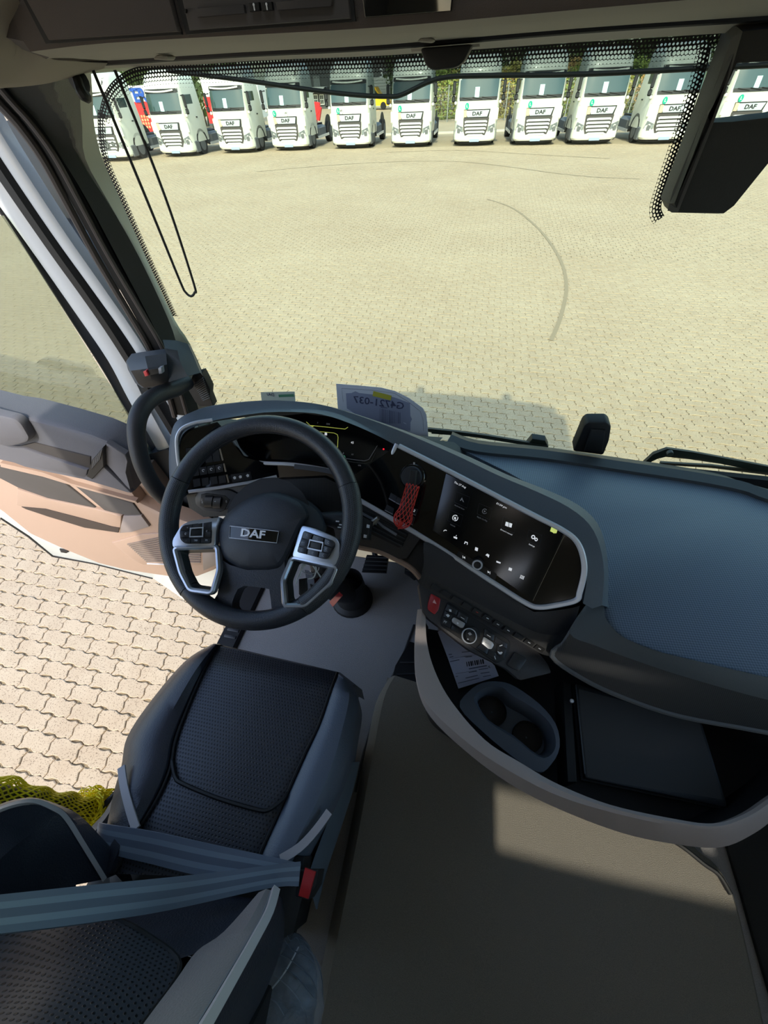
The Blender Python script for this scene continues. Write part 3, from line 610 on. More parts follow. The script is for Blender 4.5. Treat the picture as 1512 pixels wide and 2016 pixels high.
def spt(x, y): return pl(840+x/4.447, 910+y/4.447, SU)     # point of the close-up
def stext(s, x, y, size, mat, par=scr, skew=True): return obj('lettering', text(s, spt(x, y), spt(x+40, y+19)-spt(x, y), sv, size, .0003), mat, par, smooth=False)
def ico(name, polys, mat, par=scr): return obj(name, cat_(*[slab([spt(x, y) for x, y in p], SP[1]*.0003) for p in polys]), mat, par, smooth=False)
def ringp(x, y, r, w, a0=0, a1=360, n=14):
    return [(x+r*math.cos(R(a0+(a1-a0)*k/n)), y+r*math.sin(R(a0+(a1-a0)*k/n))*1.05) for k in range(n+1)]+[(x+(r-w)*math.cos(R(a1-(a1-a0)*k/n)), y+(r-w)*math.sin(R(a1-(a1-a0)*k/n))*1.05) for k in range(n+1)]
stext('Thu 27 Aug', 292, 198, .0062, lit); stext('01:04 pm', 656, 380, .0066, lit)
for (cx_, cy_, tx_, a) in ((309, 328, 'Android Auto', 1), (508, 430, 'Apple CarPlay', 2), (250, 488, 'Vehicle', 3), (720, 546, "Driver's manual", 4), (942, 662, 'Settings', 5)):
    q = [(cx_-48, cy_-70), (cx_+68, cy_-22), (cx_+45, cy_+74), (cx_-66, cy_+22)]
    tile = obj('app_tile', sweep([spt(*p) for p in q], [(-.0003, 0), (-.0003, .0003), (.0003, .0003), (.0003, 0)], SP[1], closed=True), line_m, scr, smooth=False)
    stext(tx_, cx_-22, cy_+66, .0044, lit_d if a < 4 else lit)
    if a == 1: ico('symbol', [[(cx_, cy_-20), (cx_+17, cy_+22), (cx_+8, cy_+18), (cx_, cy_-2), (cx_-10, cy_+10), (cx_-18, cy_+8)]], lit_d)
    elif a == 2: ico('symbol', [ringp(cx_, cy_, 22, 4, 30, 330), [(cx_-5, cy_-9), (cx_+9, cy_), (cx_-5, cy_+9)]], lit_d)
    elif a == 3: ico('symbol', [ringp(cx_, cy_, 26, 6, 130, 320), ringp(cx_, cy_, 26, 6, -20, 110), [(cx_-8, cy_-10), (cx_+8, cy_-6), (cx_+6, cy_+16), (cx_-10, cy_+11)]], lit)
    elif a == 4: ico('symbol', [[(cx_-26, cy_-26), (cx_-2, cy_-18), (cx_-4, cy_+20), (cx_-34, cy_+8)], [(cx_+3, cy_-16), (cx_+30, cy_-8), (cx_+22, cy_+26), (cx_+1, cy_+21)]], lit)
    else: ico('symbol', [ringp(cx_-9, cy_-7, 18, 9), ringp(cx_+16, cy_+14, 15, 8)], lit)
for k, (x, y) in enumerate(((163, 602), (253, 656), (343, 708), (435, 762), (534, 820), (629, 874), (732, 936), (838, 998))):
    P = {0: [ringp(x, y+8, 18, 6, 200, 320)], 1: [[(x-16, y-8), (x+16, y+4), (x+12, y+18), (x-18, y+6)], [(x, y-6), (x+8, y-20), (x+10, y-16), (x+4, y-4)]], 2: [[(x-8, y-16), (x+17, y-8), (x+15, y+14), (x+9, y+14), (x+10, y-2), (x-4, y-6), (x-8, y+8), (x-16, y+6)]],
         3: [[(x-8, y-20), (x+16, y-10), (x+10, y+18), (x-14, y+8)]], 4: [[(x-20, y-6), (x-4, y-20), (x+16, y-8), (x+8, y+16), (x-4, y+2)]], 5: [[(x-18, y-12), (x+8, y-2), (x+20, y+2), (x+16, y+14), (x-20, y+2)]], 6: [[(x-10, y-16), (x+17, y-6), (x+10, y+18), (x-18, y+8)]],
         7: [[(x-14+12*i+4*j*-1, y-12+5*i+10*j), (x-5+12*i-4*j, y-8+5*i+10*j), (x-7+12*i-4*j, y-1+5*i+10*j), (x-16+12*i-4*j, y-5+5*i+10*j)] for i in range(3) for j in range(3)]}[k]
    ico('symbol', P, lit)
ico('message_icon', [[(1092, 566), (1148, 586), (1136, 622), (1110, 622), (1102, 614), (1080, 604)]], lit_g)
bs = obj('button_strip', slab(on([(902, 1085), (908, 1087), (978, 1130), (975, 1142), (898, 1094)], SU), SP[1]*.0006), M('strip grey', (26, 27, 30), .3), fascia, smooth=False)
for x, y, f in ((325, 832, -1), (546, 964, 1)):
    obj('skip_symbol', cat_(*[slab([spt(x+f*a, y+f*a*.45+b_) for a, b_ in p], SP[1]*.0008) for p in ([(-12, -12), (-12, 10), (4, 0)], [(6, -12), (10, -12), (10, 12), (6, 12)])]), lit, bs, smooth=False)
kn = spt(450, 880)
vk = obj('volume_knob', loft([[kn+(su*math.cos(a)+sv*math.sin(a))*r+SP[1]*h for a in [2*math.pi*k/24 for k in range(24)]] for r, h in ((.012, 0), (.012, .010), (.0115, .022), (.010, .024), (.0085, .0235))], cv=True, cap=True), M('knurled knob', (46, 46, 50), .35, metal=.6), fascia)
obj('knob_ring', loft([[kn+(su*math.cos(a)+sv*math.sin(a))*r+SP[1]*h for a in [2*math.pi*k/24 for k in range(24)]] for r, h in ((.0118, .0225), (.0108, .0252), (.0085, .0252), (.0080, .0235))], cv=True), silver, vk)
# ---- gear selector knob, its buttons
def pt2(x, y): return (690+x/7.2, 880+y/7.2)
gk = pl(*pt2(890, 420), SP)
gsel = obj('gear_selector', disc(gk, su, sv, .030, .012, 32, rtop=.0285), gloss_black, fascia)
obj('dial', disc(gk+SP[1]*.008, su, sv, .0245, .014, 32, rtop=.023), M('dial dark', (44, 48, 56), .35), gsel)
obj('grip', sweep([pl(*pt2(905, 330), off(SP, .026)), pl(*pt2(880, 560), off(SP, .024))], [(-.009, -.01), (-.009, .006), (-.006, .010), (.006, .010), (.009, .006), (.009, -.01)], SP[1]), black, gsel)
obj('pointer', slab([pl(*pt2(a, c), off(SP, .0125)) for a, c in ((890, 215), (915, 218), (910, 250), (893, 250))], SP[1]*.0006), lit_d, gsel, smooth=False)
keyface = M('key face', (34, 36, 41), .35)
for q in ([(575, 650), (660, 700), (640, 790), (545, 735)], [(665, 705), (740, 745), (720, 830), (645, 795)], [(520, 815), (620, 870), (600, 960), (485, 900)], [(865, 850), (960, 885), (925, 975), (850, 940)], [(845, 960), (915, 1000), (880, 1110), (800, 1060)]):
    k_ = obj('fascia_key', slab([pl(*pt2(x, y), off(SP, .0015)) for x, y in q], SP[1]*.003, 0), keyface, fascia)
    obj('key_edge', slab([pl(*pt2(x, y), off(SP, .0052)) for x, y in ((q[3][0], q[3][1]-12), (q[2][0], q[2][1]-12), q[2], q[3])], SP[1]*.0004), M('key chrome', (150, 152, 160), .35, metal=.6), k_, smooth=False)
obj('key_letter', text('2', pl(*pt2(905, 905), off(SP, .0048)), su, sv, .008, .0004), lit, fascia, smooth=False)
# ---- instrument cluster
kp_poly = [(452, 852), (520, 822), (600, 814), (660, 822), (720, 845), (775, 872), (764, 905), (738, 937), (690, 936), (600, 918), (520, 912), (478, 898)]
clus = obj('instrument_cluster', slab(on(kp_poly, KP), KP[1]*-.02), M('cluster black', (10, 11, 14), .12), dash)
ku, kv = basis(KP)
KU = off(KP, .001)
disp = obj('cluster_display', slab([pl(p[0], p[1], KU) for p in rnd([(548, 830), (606, 818), (668, 828), (745, 866), (742, 880), (722, 908), (690, 908), (600, 898), (560, 886)], 12, 4)], KP[1]*-.002), scr_m, clus)
def zz(x, y): return pl(460+x/4.58, 800+y/4.58, off(KP, .002))
yl = M('lit yellow line', (206, 214, 96), .5, emit=((206, 214, 96), .30))
def kline(pts, w, m): return obj('gauge_line', sweep([zz(*p) for p in pts], [(-w, 0), (-w, .0004), (w, .0004), (w, 0)], KP[1]), m, disp, smooth=False)
kline([(655, 140), (690, 172), (850, 188), (1005, 205), (1030, 188)], .0007, yl); kline([(745, 225), (905, 240), (935, 255), (942, 280), (935, 395)], .0007, yl)
kline([(1005, 470), (1180, 492), (1220, 478), (1295, 355)], .0004, lit_d); kline([(1000, 492), (1190, 518), (1240, 500), (1280, 420)], .0004, M('dim line', (70, 70, 64), .5))
obj('gauge_leaf', slab([zz(*p) for p in ((685, 170), (728, 172), (715, 186), (695, 184))], KP[1]*.0004), yl, disp, smooth=False)
for s, x, y, sz, mm in (('104', 850, 160, .0075, lit_d), ('7', 757, 150, .006, lit_d), ('45', 1070, 328, .0085, lit), ('6', 990, 422, .007, lit_d), ('10', 1070, 434, .006, lit_d), ('60%', 1135, 533, .005, lit_d)):
    obj('digits', text(s, zz(x, y), ku, kv, sz, .0004), mm, disp, smooth=False)
obj('fuel_symbol', slab([zz(*p) for p in ((822, 236), (842, 238), (842, 262), (820, 260))], KP[1]*.0004), lit, disp, smooth=False)
obj('green_lamp', slab([zz(*p) for p in ((960, 438), (1000, 442), (1010, 462), (985, 460))], KP[1]*.0004), M('lit green', (70, 160, 120), .5, emit=((70, 160, 120), .25)), disp, smooth=False)
obj('warning_lamp', disc(zz(1352, 386), ku, kv, .0024, .0006, 12), M('lit red', (235, 30, 50), .4, emit=((235, 30, 50), .8)), disp)
UT = [(455, 858, .70), (462, 874, .698), (470, 887, .695), (488, 903, .69), (515, 911, .69), (573, 914, .695), (640, 924, .70), (694, 938, .695), (712, 945, .69), (733, 946, .685), (751, 935, .69), (766, 913, .70), (774, 890, .71), (781, 874, .722)]
ut = crom([py(*a) for a in UT], 4); ud = crom([pl(a[0]+(6 if a[0] < 500 else (-6 if a[0] > 750 else 0)), a[1]-8, KP) for a in UT], 4)
obj('cluster_wall', loft([[p+V((0, .002, 0)) for p in ut], ud]), M('cluster wall', (26, 30, 38), .35), clus)
obj('cluster_trim', sweep(ut, [(-.0046, -.008), (-.0046, .001), (-.002, .003), (.002, .003), (.0046, .001), (.0046, -.008)], V((0, -.75, .66))), silver, clus)
obj('trim_bridge', sweep(crom([py(580, 918, .692), py(640, 926, .697), py(694, 939, .692)], 4), [(-.006, -.006), (-.006, .004), (.006, .004), (.006, -.006)], V((0, -.75, .66))), M('bridge grey', (70, 74, 82), .4), clus)
# ---- left fascia with rocker keys
def lp(x, y): return (330+x/7.96, 810+y/7.96)
lf = obj('left_fascia', slab(on([(p[0], p[1]) for p in rnd([(355, 972), (353, 890), (358, 864), (372, 848), (424, 834), (455, 868), (480, 900), (545, 918), (550, 940), (372, 972)], [2, 10, 10, 10, 2, 4, 4, 2, 2, 2], 4)], LP), LP[1]*-.03), gloss_black, dash)
lu, lv = basis(LP)
obj('silver_trim', sweep(on([(p[0], p[1]) for p in crom([(354, 925), (350, 900), (348, 868), (352, 852), (362, 841), (385, 832), (418, 827)], 6)], off(LP, .001)), [(-.004, -.004), (-.004, .001), (-.002, .003), (.002, .003), (.004, .001), (.004, -.004)], LP[1]), silver, lf)
obj('silver_trim', sweep(on([(371, 968), (430, 960), (500, 948), (545, 938)], off(LP, .001)), [(-.0042, -.004), (-.0042, .001), (-.002, .003), (.002, .003), (.0042, .001), (.0042, -.004)], LP[1]), silver, lf)
keys = [[(800-133*k, 1010+18*k), (908-133*k, 992+18*k), (922-133*k, 1105+18*k), (815-133*k, 1128+18*k)] for k in range(4)]+[[(745-125*k, 838+20*k), (860-125*k, 815+20*k), (875-125*k, 935+20*k), (765-125*k, 955+20*k)] for k in range(4)]+[[(700, 620), (800, 600), (830, 770), (720, 785)], [(580, 640), (690, 622), (710, 785), (600, 800)], [(290, 580), (390, 565), (400, 700), (300, 720)]]
kk = []
for q in keys: kk.append(obj('rocker_key', slab([pl(*lp(x, y), off(LP, .0012)) for x, y in q], LP[1]*.004), keyface, lf))
for k, s in ((4, 'J'), (5, 'f'), (6, 'O')):
    q = keys[k]; c = pl(*lp(sum(p[0] for p in q)/4, sum(p[1] for p in q)/4), off(LP, .0056))
    obj('key_symbol', slab([c+(lu*math.cos(a)+lv*math.sin(a))*r for a, r in [(R(30+26*i), .0036) for i in range(11)]+[(R(290-26*i), .0022) for i in range(11)]], LP[1]*.0003), print_white, kk[k], smooth=False)
for q in ([(870, 815), (893, 812), (925, 940), (900, 945)], [(915, 990), (938, 985), (968, 1110), (945, 1115)], [(808, 585), (830, 580), (878, 762), (856, 768)]):
    obj('key_clip', slab([pl(*lp(x, y), off(LP, .0012)) for x, y in q], LP[1]*.003), M('clip tan', (140, 128, 112), .5), lf)
hb_ = obj('headlamp_keys', slab([pl(*lp(x, y), off(LP, .0012)) for x, y in ((990, 985), (1300, 940), (1330, 1065), (1020, 1105))], LP[1]*.004), keyface, lf)
for x, y in ((1050, 1040), (1140, 1025), (1255, 1005)):
    obj('key_symbol', slab([pl(*lp(x+r*math.cos(a), y+r*math.sin(a)), off(LP, .0056)) for a, r in [(R(36*i), 28 if i % 2 else 20) for i in range(10)]], LP[1]*.0003), print_white, hb_, smooth=False)
# ---- lower left panel with the light switch
LLP = off(plane3(py(372, 972, .615), py(560, 945, .68), py(450, 1020, .60)), 0)
ll = obj('lower_left_panel', slab(on([(366, 974), (550, 944), (640, 940), (735, 985), (735, 1040), (560, 1030), (470, 1015), (400, 1018), (372, 1000)], LLP), LLP[1]*-.02, .002), carbon, dash)
obj('light_switch', slab([pl(p[0], p[1], off(LLP, .006)) for p in rnd([lp(420, 1340), lp(480, 1240), lp(600, 1215), lp(960, 1225), lp(1100, 1290), lp(1130, 1370), lp(1000, 1500), lp(800, 1590), lp(560, 1560), lp(430, 1460)], 4, 3)], LLP[1]*-.02, .004), M('switch pod', (52, 56, 64), .4), ll)
lsp = obj('switch_face', slab([pl(*lp(x, y), off(LLP, .0075)) for x, y in ((520, 1300), (600, 1280), (900, 1320), (970, 1390), (900, 1540), (600, 1520), (500, 1480))], LLP[1]*-.004, .002), black, ll)
for x0, y0, x1, y1 in ((590, 1290, 720, 1500), (725, 1305, 850, 1520)):
    ca, cb = pl(*lp((x0+x1)/2+18, y0), off(LLP, .002)), pl(*lp((x0+x1)/2-10, y1), off(LLP, .002)); ax = (pl(*lp(x1, (y0+y1)/2), LLP)-pl(*lp(x0, (y0+y1)/2), LLP)); wd = ax.length; ax.normalize()
    ce = (ca+cb)/2; d_ = (ca-cb)/2; rows = []
    for s in (-.46, .46):
        rows.append([ce+ax*wd*s+d_*math.cos(R(a))*(.97 if a % 20 else 1.0)+LLP[1]*(.012*math.sin(R(a))*(.94 if a % 20 else 1.0)) for a in range(0, 181, 10)])
    obj('thumb_wheel', loft(rows, cap=True), keyface, lsp)
obj('switch_print', text('AUTO', pl(*lp(540, 1400), off(LLP, .008)), lv, -lu, .0055, .0003), print_white, lsp, smooth=False)
obj('switch_print', text('0', pl(*lp(745, 1410), off(LLP, .0145)), lv, -lu, .006, .0003), print_white, lsp, smooth=False)
obj('switch_print', text('ON', pl(*lp(920, 1410), off(LLP, .008)), lv, -lu, .0045, .0003), print_white, lsp, smooth=False)
# ---- panels under the silver trim, right of the wheel
RP = off(SP, -.014)
lr = obj('lower_right_panel', slab(on([pt2(0, 700), pt2(150, 780), pt2(520, 960), pt2(860, 1180), pt2(1010, 1290), pt2(970, 1330), pt2(800, 1580), pt2(620, 1600), pt2(160, 1400), pt2(0, 1360)], RP), RP[1]*-.03, .003), M('lower right skin', (54, 52, 52), .6, bump=(800, .3)), dash)
vt_ = obj('air_vent', slab(on([pt2(140, 880), pt2(340, 970), pt2(820, 1230), pt2(740, 1400), pt2(690, 1425), pt2(200, 1190)], off(RP, .002)), RP[1]*-.008), black, lr)
for k in range(4):
    a = (190+k*25, 950+k*70); b_ = (800-k*22, 1250+k*52)
    obj('vent_slat', sweep(on([pt2(*a), pt2(*b_)], off(RP, .004)), [(-.002, -.006), (-.002, .002), (.002, .002), (.002, -.006)], RP[1]), M('slat grey', (44, 46, 52), .4), vt_)
obj('vent_trim', sweep(on([pt2(155, 935), pt2(390, 1060), pt2(470, 1130), pt2(655, 1245)], off(RP, .006)), [(-.003, -.003), (-.003, .002), (.003, .002), (.003, -.003)], RP[1]), M('vent silver', (150, 160, 176), .35, metal=.7), vt_)
obj('vent_tab', slab(on([pt2(300, 1010), pt2(370, 1040), pt2(365, 1110), pt2(290, 1070)], off(RP, .010)), RP[1]*-.006, .001), M('vent silver', (150, 160, 176), .35, metal=.7), vt_)
obj('under_edge', tube(crom(on([pt2(120, 1420), pt2(400, 1480), pt2(640, 1590), pt2(860, 1720), pt2(990, 1860)], off(RP, -.004)), 5), .007, 8), beige, lr)
obj('side_filler', slab(on([(800, 1040), (850, 1068), (862, 1150), (836, 1165), (812, 1130), (780, 1090)], off(SP, -.035)), SP[1]*-.05), M('filler dark', (40, 40, 42), .6), dash)
und = [(834, 1068, .915), (852, 1072, .912), (930, 1122, .897), (1036, 1196, .880), (1062, 1204, .874), (1120, 1198, .867), (1142, 1192, .862)]
unb = [(834, 1108, .915), (846, 1134, .915), (930, 1182, .905), (1040, 1238, .888), (1084, 1250, .882), (1112, 1248, .876), (1126, 1232, .868)]
obj('under_screen_pad', loft([crom([pd(x, y, t_+.01) for x, y, t_ in und], 4), crom([pd(x, y, t_) for x, y, t_ in und], 4), [a*.5+b_*.5+V((0, -.003, .004)) for a, b_ in zip(crom([pd(*q) for q in und], 4), crom([pd(*q) for q in unb], 4))], crom([pd(*q) for q in unb], 4)]), M('pad skin', (36, 38, 44), .45, bump=(800, .3)), dash)
swb = [(826, 1150, .92), (840, 1162, .915), (930, 1215, .905), (1040, 1275, .89), (1085, 1292, .885), (1110, 1275, .878), (1124, 1258, .87)]
band = obj('ribbed_band', loft([crom([pd(*q) for q in unb], 4), crom([pd(*q) for q in swb], 4)]), carbon, dash)
for k in range(11):
    f = k/10.4; a = pd(846+f*212, 1156+f*124, .906-.02*f); b_ = pd(862+f*212, 1165.5+f*124, .905-.02*f)
    up_ = pd(852+f*212, 1149+f*124, .907-.02*f)-a
    nrm = (b_-a).cross(up_).normalized(); nrm = nrm if nrm.dot(CAM_C-a) > 0 else -nrm
    obj('row_key', slab([p+nrm*.004 for p in (a, b_, b_+up_, a+up_)], nrm*-.006), black, band)
    if k in (4, 5, 6, 7, 9, 10):
        c = (a+b_)/2+up_*.5+nrm*.0044; e1 = (b_-a).normalized(); e2 = up_.normalized()
        obj('key_mark', slab([c-e1*.003-e2*.0008, c+e1*.003-e2*.0008, c+e1*.003+e2*.0008, c-e1*.003+e2*.0008], nrm*.0002), M('red mark', (200, 60, 50), .5) if k == 4 else print_white, band, smooth=False)
CP = plane3(pd(845, 1170, .912), pd(1060, 1290, .885), pd(930, 1300, .872))
cu_, cv_ = basis(CP, pd(1060, 1290, .885)-pd(845, 1170, .912))
def cp(x, y): return (820+x/5.4, 1140+y/5.4)
def con(pts, h=0.): return on([cp(*p) for p in pts], off(CP, h))
clim = obj('climate_panel', slab(con([(p[0], p[1]) for p in rnd([(20, 60), (80, 20), (300, 130), (600, 290), (1320, 800), (1400, 900), (1440, 1000), (1100, 1080), (960, 960), (560, 760), (120, 420), (60, 330)], 25, 3)]), CP[1]*-.02, .003), M('panel skin', (52, 50, 52), .5, bump=(900, .3)), dash)
hz = obj('hazard_button', slab(con([(p[0], p[1]) for p in rnd([(155, 150), (260, 210), (235, 330), (195, 380), (120, 320), (125, 250)], 18, 3)], .005), CP[1]*-.01, .002), M('hazard red', (168, 36, 42), .35), clim)
obj('triangle', slab(con([(190, 215), (212, 265), (170, 250)], .0056), CP[1]*.0003), M('triangle pink', (230, 170, 170), .5), hz, smooth=False)
cl = obj('climate_control', slab(con([(p[0], p[1]) for p in rnd([(330, 235), (1000, 660), (1000, 740), (940, 860), (850, 895), (260, 495), (255, 430)], 28, 3)], .003), CP[1]*-.008, .002), black, clim)
def ckey(q, mat=keyface, nm='climate_key', h=.0055): return obj(nm, slab(con(q, h), CP[1]*-.004, .0012), mat, cl)
for q in ([(330, 265), (440, 335), (420, 380), (300, 330)], [(300, 335), (380, 390), (370, 440), (285, 400)], [(285, 405), (370, 450), (355, 520), (270, 470)], [(450, 345), (550, 405), (530, 470), (430, 400)], [(380, 490), (470, 540), (465, 590), (365, 530)], [(725, 530), (830, 595), (820, 660), (715, 600)], [(840, 610), (970, 690), (960, 740), (830, 670)], [(690, 680), (770, 740), (750, 800), (640, 730)], [(775, 745), (850, 790), (840, 850), (755, 805)], [(860, 700), (960, 750), (930, 850), (860, 800)]): ckey(q)
for q in ([(400, 405), (520, 470), (500, 520), (470, 520), (380, 460), (378, 425)], [(715, 610), (810, 670), (825, 700), (800, 745), (770, 745), (690, 680)]): ckey([(p[0], p[1]) for p in rnd(q, 12, 3)], M('satin key', (186, 188, 192), .35, metal=.6), 'silver_key', .009)
ck_ = pl(*cp(575, 590), CP)
kb = obj('temperature_knob', disc(ck_, cu_, cv_, .0175, .018, 28), black, cl)
kc = pl(*cp(562, 605), off(CP, .019))
obj('knob_ring', loft([[kc+(cu_*math.cos(a)+cv_*math.sin(a))*r+CP[1]*h for a in [2*math.pi*k/28 for k in range(28)]] for r, h in ((.0172, -.004), (.0168, .001), (.0150, .001), (.0148, -.002))], cv=True), silver, kb)
for q, in (([(545, 575), (570, 565), (590, 590), (565, 600)],), ([(540, 630), (558, 636), (552, 650), (535, 642)],)): obj('knob_print', slab(con(q, .0195), CP[1]*.0003), lit_d, kb, smooth=False)
for s, x, y, sz in (('P?', 305, 458, .008), ('AUTO', 760, 690, .005)): obj('key_print', text(s.replace('?', 'F'), pl(*cp(x, y), off(CP, .0094 if s == 'AUTO' else .0060)), cu_, cv_, sz, .0003), print_white if s != 'AUTO' else lit_d, cl, smooth=False)
for q in ([(470, 400), (510, 425), (510, 432), (470, 407)], [(748, 588), (788, 612), (788, 620), (748, 596)], [(345, 320), (370, 325), (372, 350), (350, 345)], [(310, 380), (335, 372), (355, 390), (335, 408)], [(880, 708), (912, 698), (914, 706), (884, 716)], [(858, 765), (885, 778), (905, 772), (916, 780), (900, 802), (880, 798)], [(825, 820), (832, 818), (845, 852), (838, 855)], [(428, 460), (448, 462), (446, 480), (430, 478)]): obj('key_print', slab(con(q, .0062 if q[0][0] != 428 else .0094), CP[1]*.0003), print_white, cl, smooth=False)
obj('usb_cover', slab(con([(p[0], p[1]) for p in rnd([(1045, 770), (1180, 850), (1090, 985), (960, 915)], 25, 3)], .004), CP[1]*-.006, .002), M('usb cover', (42, 42, 44), .45), clim)
# ---- storage tray
ri = [(838, 1200, 2.165), (840, 1260, 2.15), (855, 1318, 2.13), (888, 1380, 2.11), (954, 1456, 2.085), (1026, 1502, 2.07), (1097, 1543, 2.062), (1200, 1584, 2.06), (1327, 1612, 2.06), (1404, 1621, 2.06), (1462, 1604, 2.06), (1512, 1572, 2.06), (1580, 1520, 2.06), (1640, 1450, 2.07)]
ro = [(823, 1200, 2.165), (817, 1260, 2.15), (819, 1330, 2.13), (842, 1388, 2.11), (925, 1466, 2.085), (1012, 1523, 2.07), (1105, 1569, 2.062), (1222, 1604, 2.06), (1330, 1626, 2.06), (1414, 1633, 2.06), (1478, 1612, 2.06), (1530, 1578, 2.06), (1610, 1530, 2.06), (1680, 1460, 2.07)]
rb = [(822, 1200, 2.12), (816, 1265, 2.09), (820, 1345, 2.065), (848, 1412, 2.04), (930, 1490, 2.015), (1015, 1550, 2.0), (1110, 1597, 1.99), (1225, 1640, 1.985), (1330, 1662, 1.985), (1420, 1668, 1.985), (1486, 1640, 1.985), (1540, 1600, 1.985), (1620, 1550, 1.985), (1700, 1470, 1.99)]
ri3, ro3, rb3 = [crom([pz(*q) for q in r], 5) for r in (ri, ro, rb)]
mid = [(a+b_)/2+V((0, 0, .004)) for a, b_ in zip(ri3, ro3)]
und3 = [V((p.x+.03, p.y+.05, 1.93)) for p in rb3]; col3 = [V((.12+(p.x-.12)*.72, .42+(p.y-.42)*.55, 1.62)) for p in rb3]
rim_m = M('tray rim skin', (166, 155, 150), .55, bump=(900, .25))
obj('tray_rim', loft([[p+V((0, 0, -.02)) for p in ri3], ri3, mid, ro3, rb3]), rim_m, dash)
obj('tray_underside', loft([rb3, und3, col3]), M('console underside', (52, 50, 50), .7), dash)
tf3 = [V((p.x*.985+.006, p.y+.008, 1.93)) for p in ri3]
cen = V((.45, .42, 1.93)); n_ = len(tf3)
obj('tray_wall', loft([[p+V((0, 0, -.018)) for p in ri3], tf3]), M('tray dark', (30, 30, 33), .6), dash)
back = [V((p.x, max(.5, p.y), 1.93)) for p in tf3]
obj('tray_floor', loft([tf3, back]), M('tray dark', (30, 30, 33), .6), dash)
obj('tray_divider', slab([pz(1108, 1340, 2.0), pz(1124, 1345, 2.0), pz(1136, 1540, 2.0), pz(1118, 1540, 2.0)], V((0, 0, -.07)), .004), black, dash)
obj('white_clip', box(pz(1126, 1380, 2.005), (.008, .008, .008), bev=.002), print_white, dash)
obj('dash_core', cat_(box((.62, .82, 1.86), (1.16, .46, .5), bev=.02), box((-.42, .93, 2.08), (.9, .2, .26), bev=.02)), black, dash)  # unseen filler blocks; the driver side one closes off light
obj('centre_foot', slab([V((.02, .5, 2.0)), V((.02, .62, 2.0)), V((.0, 1.0, 1.95)), V((.0, 1.0, 1.5)), V((.04, .5, 1.52))], V((.08, 0, 0)), .004), M('centre foot', (64, 60, 58), .7), dash)
# cup holder insert
zc = 2.0
outl = crom([pz(*cp_, zc) for cp_ in ((905, 1392), (922, 1362), (950, 1344), (985, 1342), (1015, 1352), (1062, 1386), (1094, 1425), (1102, 1470), (1085, 1505), (1060, 1520), (1010, 1490), (950, 1440))], 3, closed=True)
inl = crom([pz(*cp_, zc) for cp_ in ((940, 1378), (948, 1362), (968, 1354), (990, 1357), (1006, 1374), (1046, 1396), (1080, 1425), (1092, 1458), (1086, 1480), (1060, 1484), (1012, 1446), (962, 1415))], 3, closed=True)
cc = sum(inl, V((0, 0, 0)))/len(inl)
cupm = M('cup holder grey', (84, 92, 104), .5)
ch = obj('cup_holder', loft([[p+V((0, 0, -.06)) for p in outl], outl, [a*.2+b_*.8+V((0, 0, .002)) for a, b_ in zip(outl, inl)], [p+V((0, 0, -.008)) for p in inl], [cc+(p-cc)*.9+V((0, 0, -.055)) for p in inl]], cv=True, cap=True), cupm, dash)
for x, y in ((968, 1402), (1036, 1452)):
    c = pz(x, y, 1.95); obj('cup_well', loft([[c+V((math.cos(a)*r, math.sin(a)*r, h)) for a in [2*math.pi*k/24 for k in range(24)]] for r, h in ((.033, .016), (.033, -.001), (.031, .0005), (.002, .0005))], cv=True), M('cup mat', (44, 38, 34), .8), ch)

# ================================================================== steering wheel
WC = V((-.404, .475, 2.366)); wt, wy = .972, .056
WN = V((-math.sin(wy)*math.cos(wt), -math.cos(wt)*math.cos(wy), math.sin(wt)))
WP = (WC, WN); wu, wv_ = basis(WP)
whl = thing('steering_wheel', 'black leather steering wheel with satin silver spokes', 'steering wheel', tuple(WC))
perf = None
def perf_mat(name, base, dot, pitch, rough=.45):
    m = bpy.data.materials.new(name); m.use_nodes = True; t = m.node_tree; b = t.nodes['Principled BSDF']
    u_ = t.nodes.new('ShaderNodeUVMap'); mp = t.nodes.new('ShaderNodeVectorMath'); mp.operation = 'SCALE'; mp.inputs['Scale'].default_value = 1/pitch
    t.links.new(u_.outputs[0], mp.inputs[0]); sp = t.nodes.new('ShaderNodeSeparateXYZ'); t.links.new(mp.outputs[0], sp.inputs[0])
    def mm(op, a, b_=None):
        n = t.nodes.new('ShaderNodeMath'); n.operation = op
        for k, v in enumerate((a, b_)):
            if v is None: continue
            if hasattr(v, 'links'): t.links.new(v, n.inputs[k])
            else: n.inputs[k].default_value = v
        return n.outputs[0]
    f = mm('FLOOR', sp.outputs[1]); o_ = mm('MULTIPLY', mm('MODULO', f, 2.), .5)
    du = mm('SUBTRACT', mm('FRACT', mm('ADD', sp.outputs[0], o_)), .5); dv = mm('SUBTRACT', mm('FRACT', sp.outputs[1]), .5)
    d = mm('SQRT', mm('ADD', mm('MULTIPLY', du, du), mm('MULTIPLY', dv, dv)))
    mr = t.nodes.new('ShaderNodeMapRange'); mr.inputs[1].default_value = .17; mr.inputs[2].default_value = .30; t.links.new(d, mr.inputs[0])
    mx = t.nodes.new('ShaderNodeMix'); mx.data_type = 'RGBA'; mx.inputs[6].default_value = srgb(dot)+(1,); mx.inputs[7].default_value = srgb(base)+(1,)
    t.links.new(mr.outputs[0], mx.inputs[0]); t.links.new(mx.outputs[2], b.inputs['Base Color']); b.inputs['Roughness'].default_value = rough
    bp = t.nodes.new('ShaderNodeBump'); bp.inputs['Strength'].default_value = .6; bp.inputs['Distance'].default_value = .001; t.links.new(mr.outputs[0], bp.inputs['Height']); t.links.new(bp.outputs[0], b.inputs['Normal'])
    return m
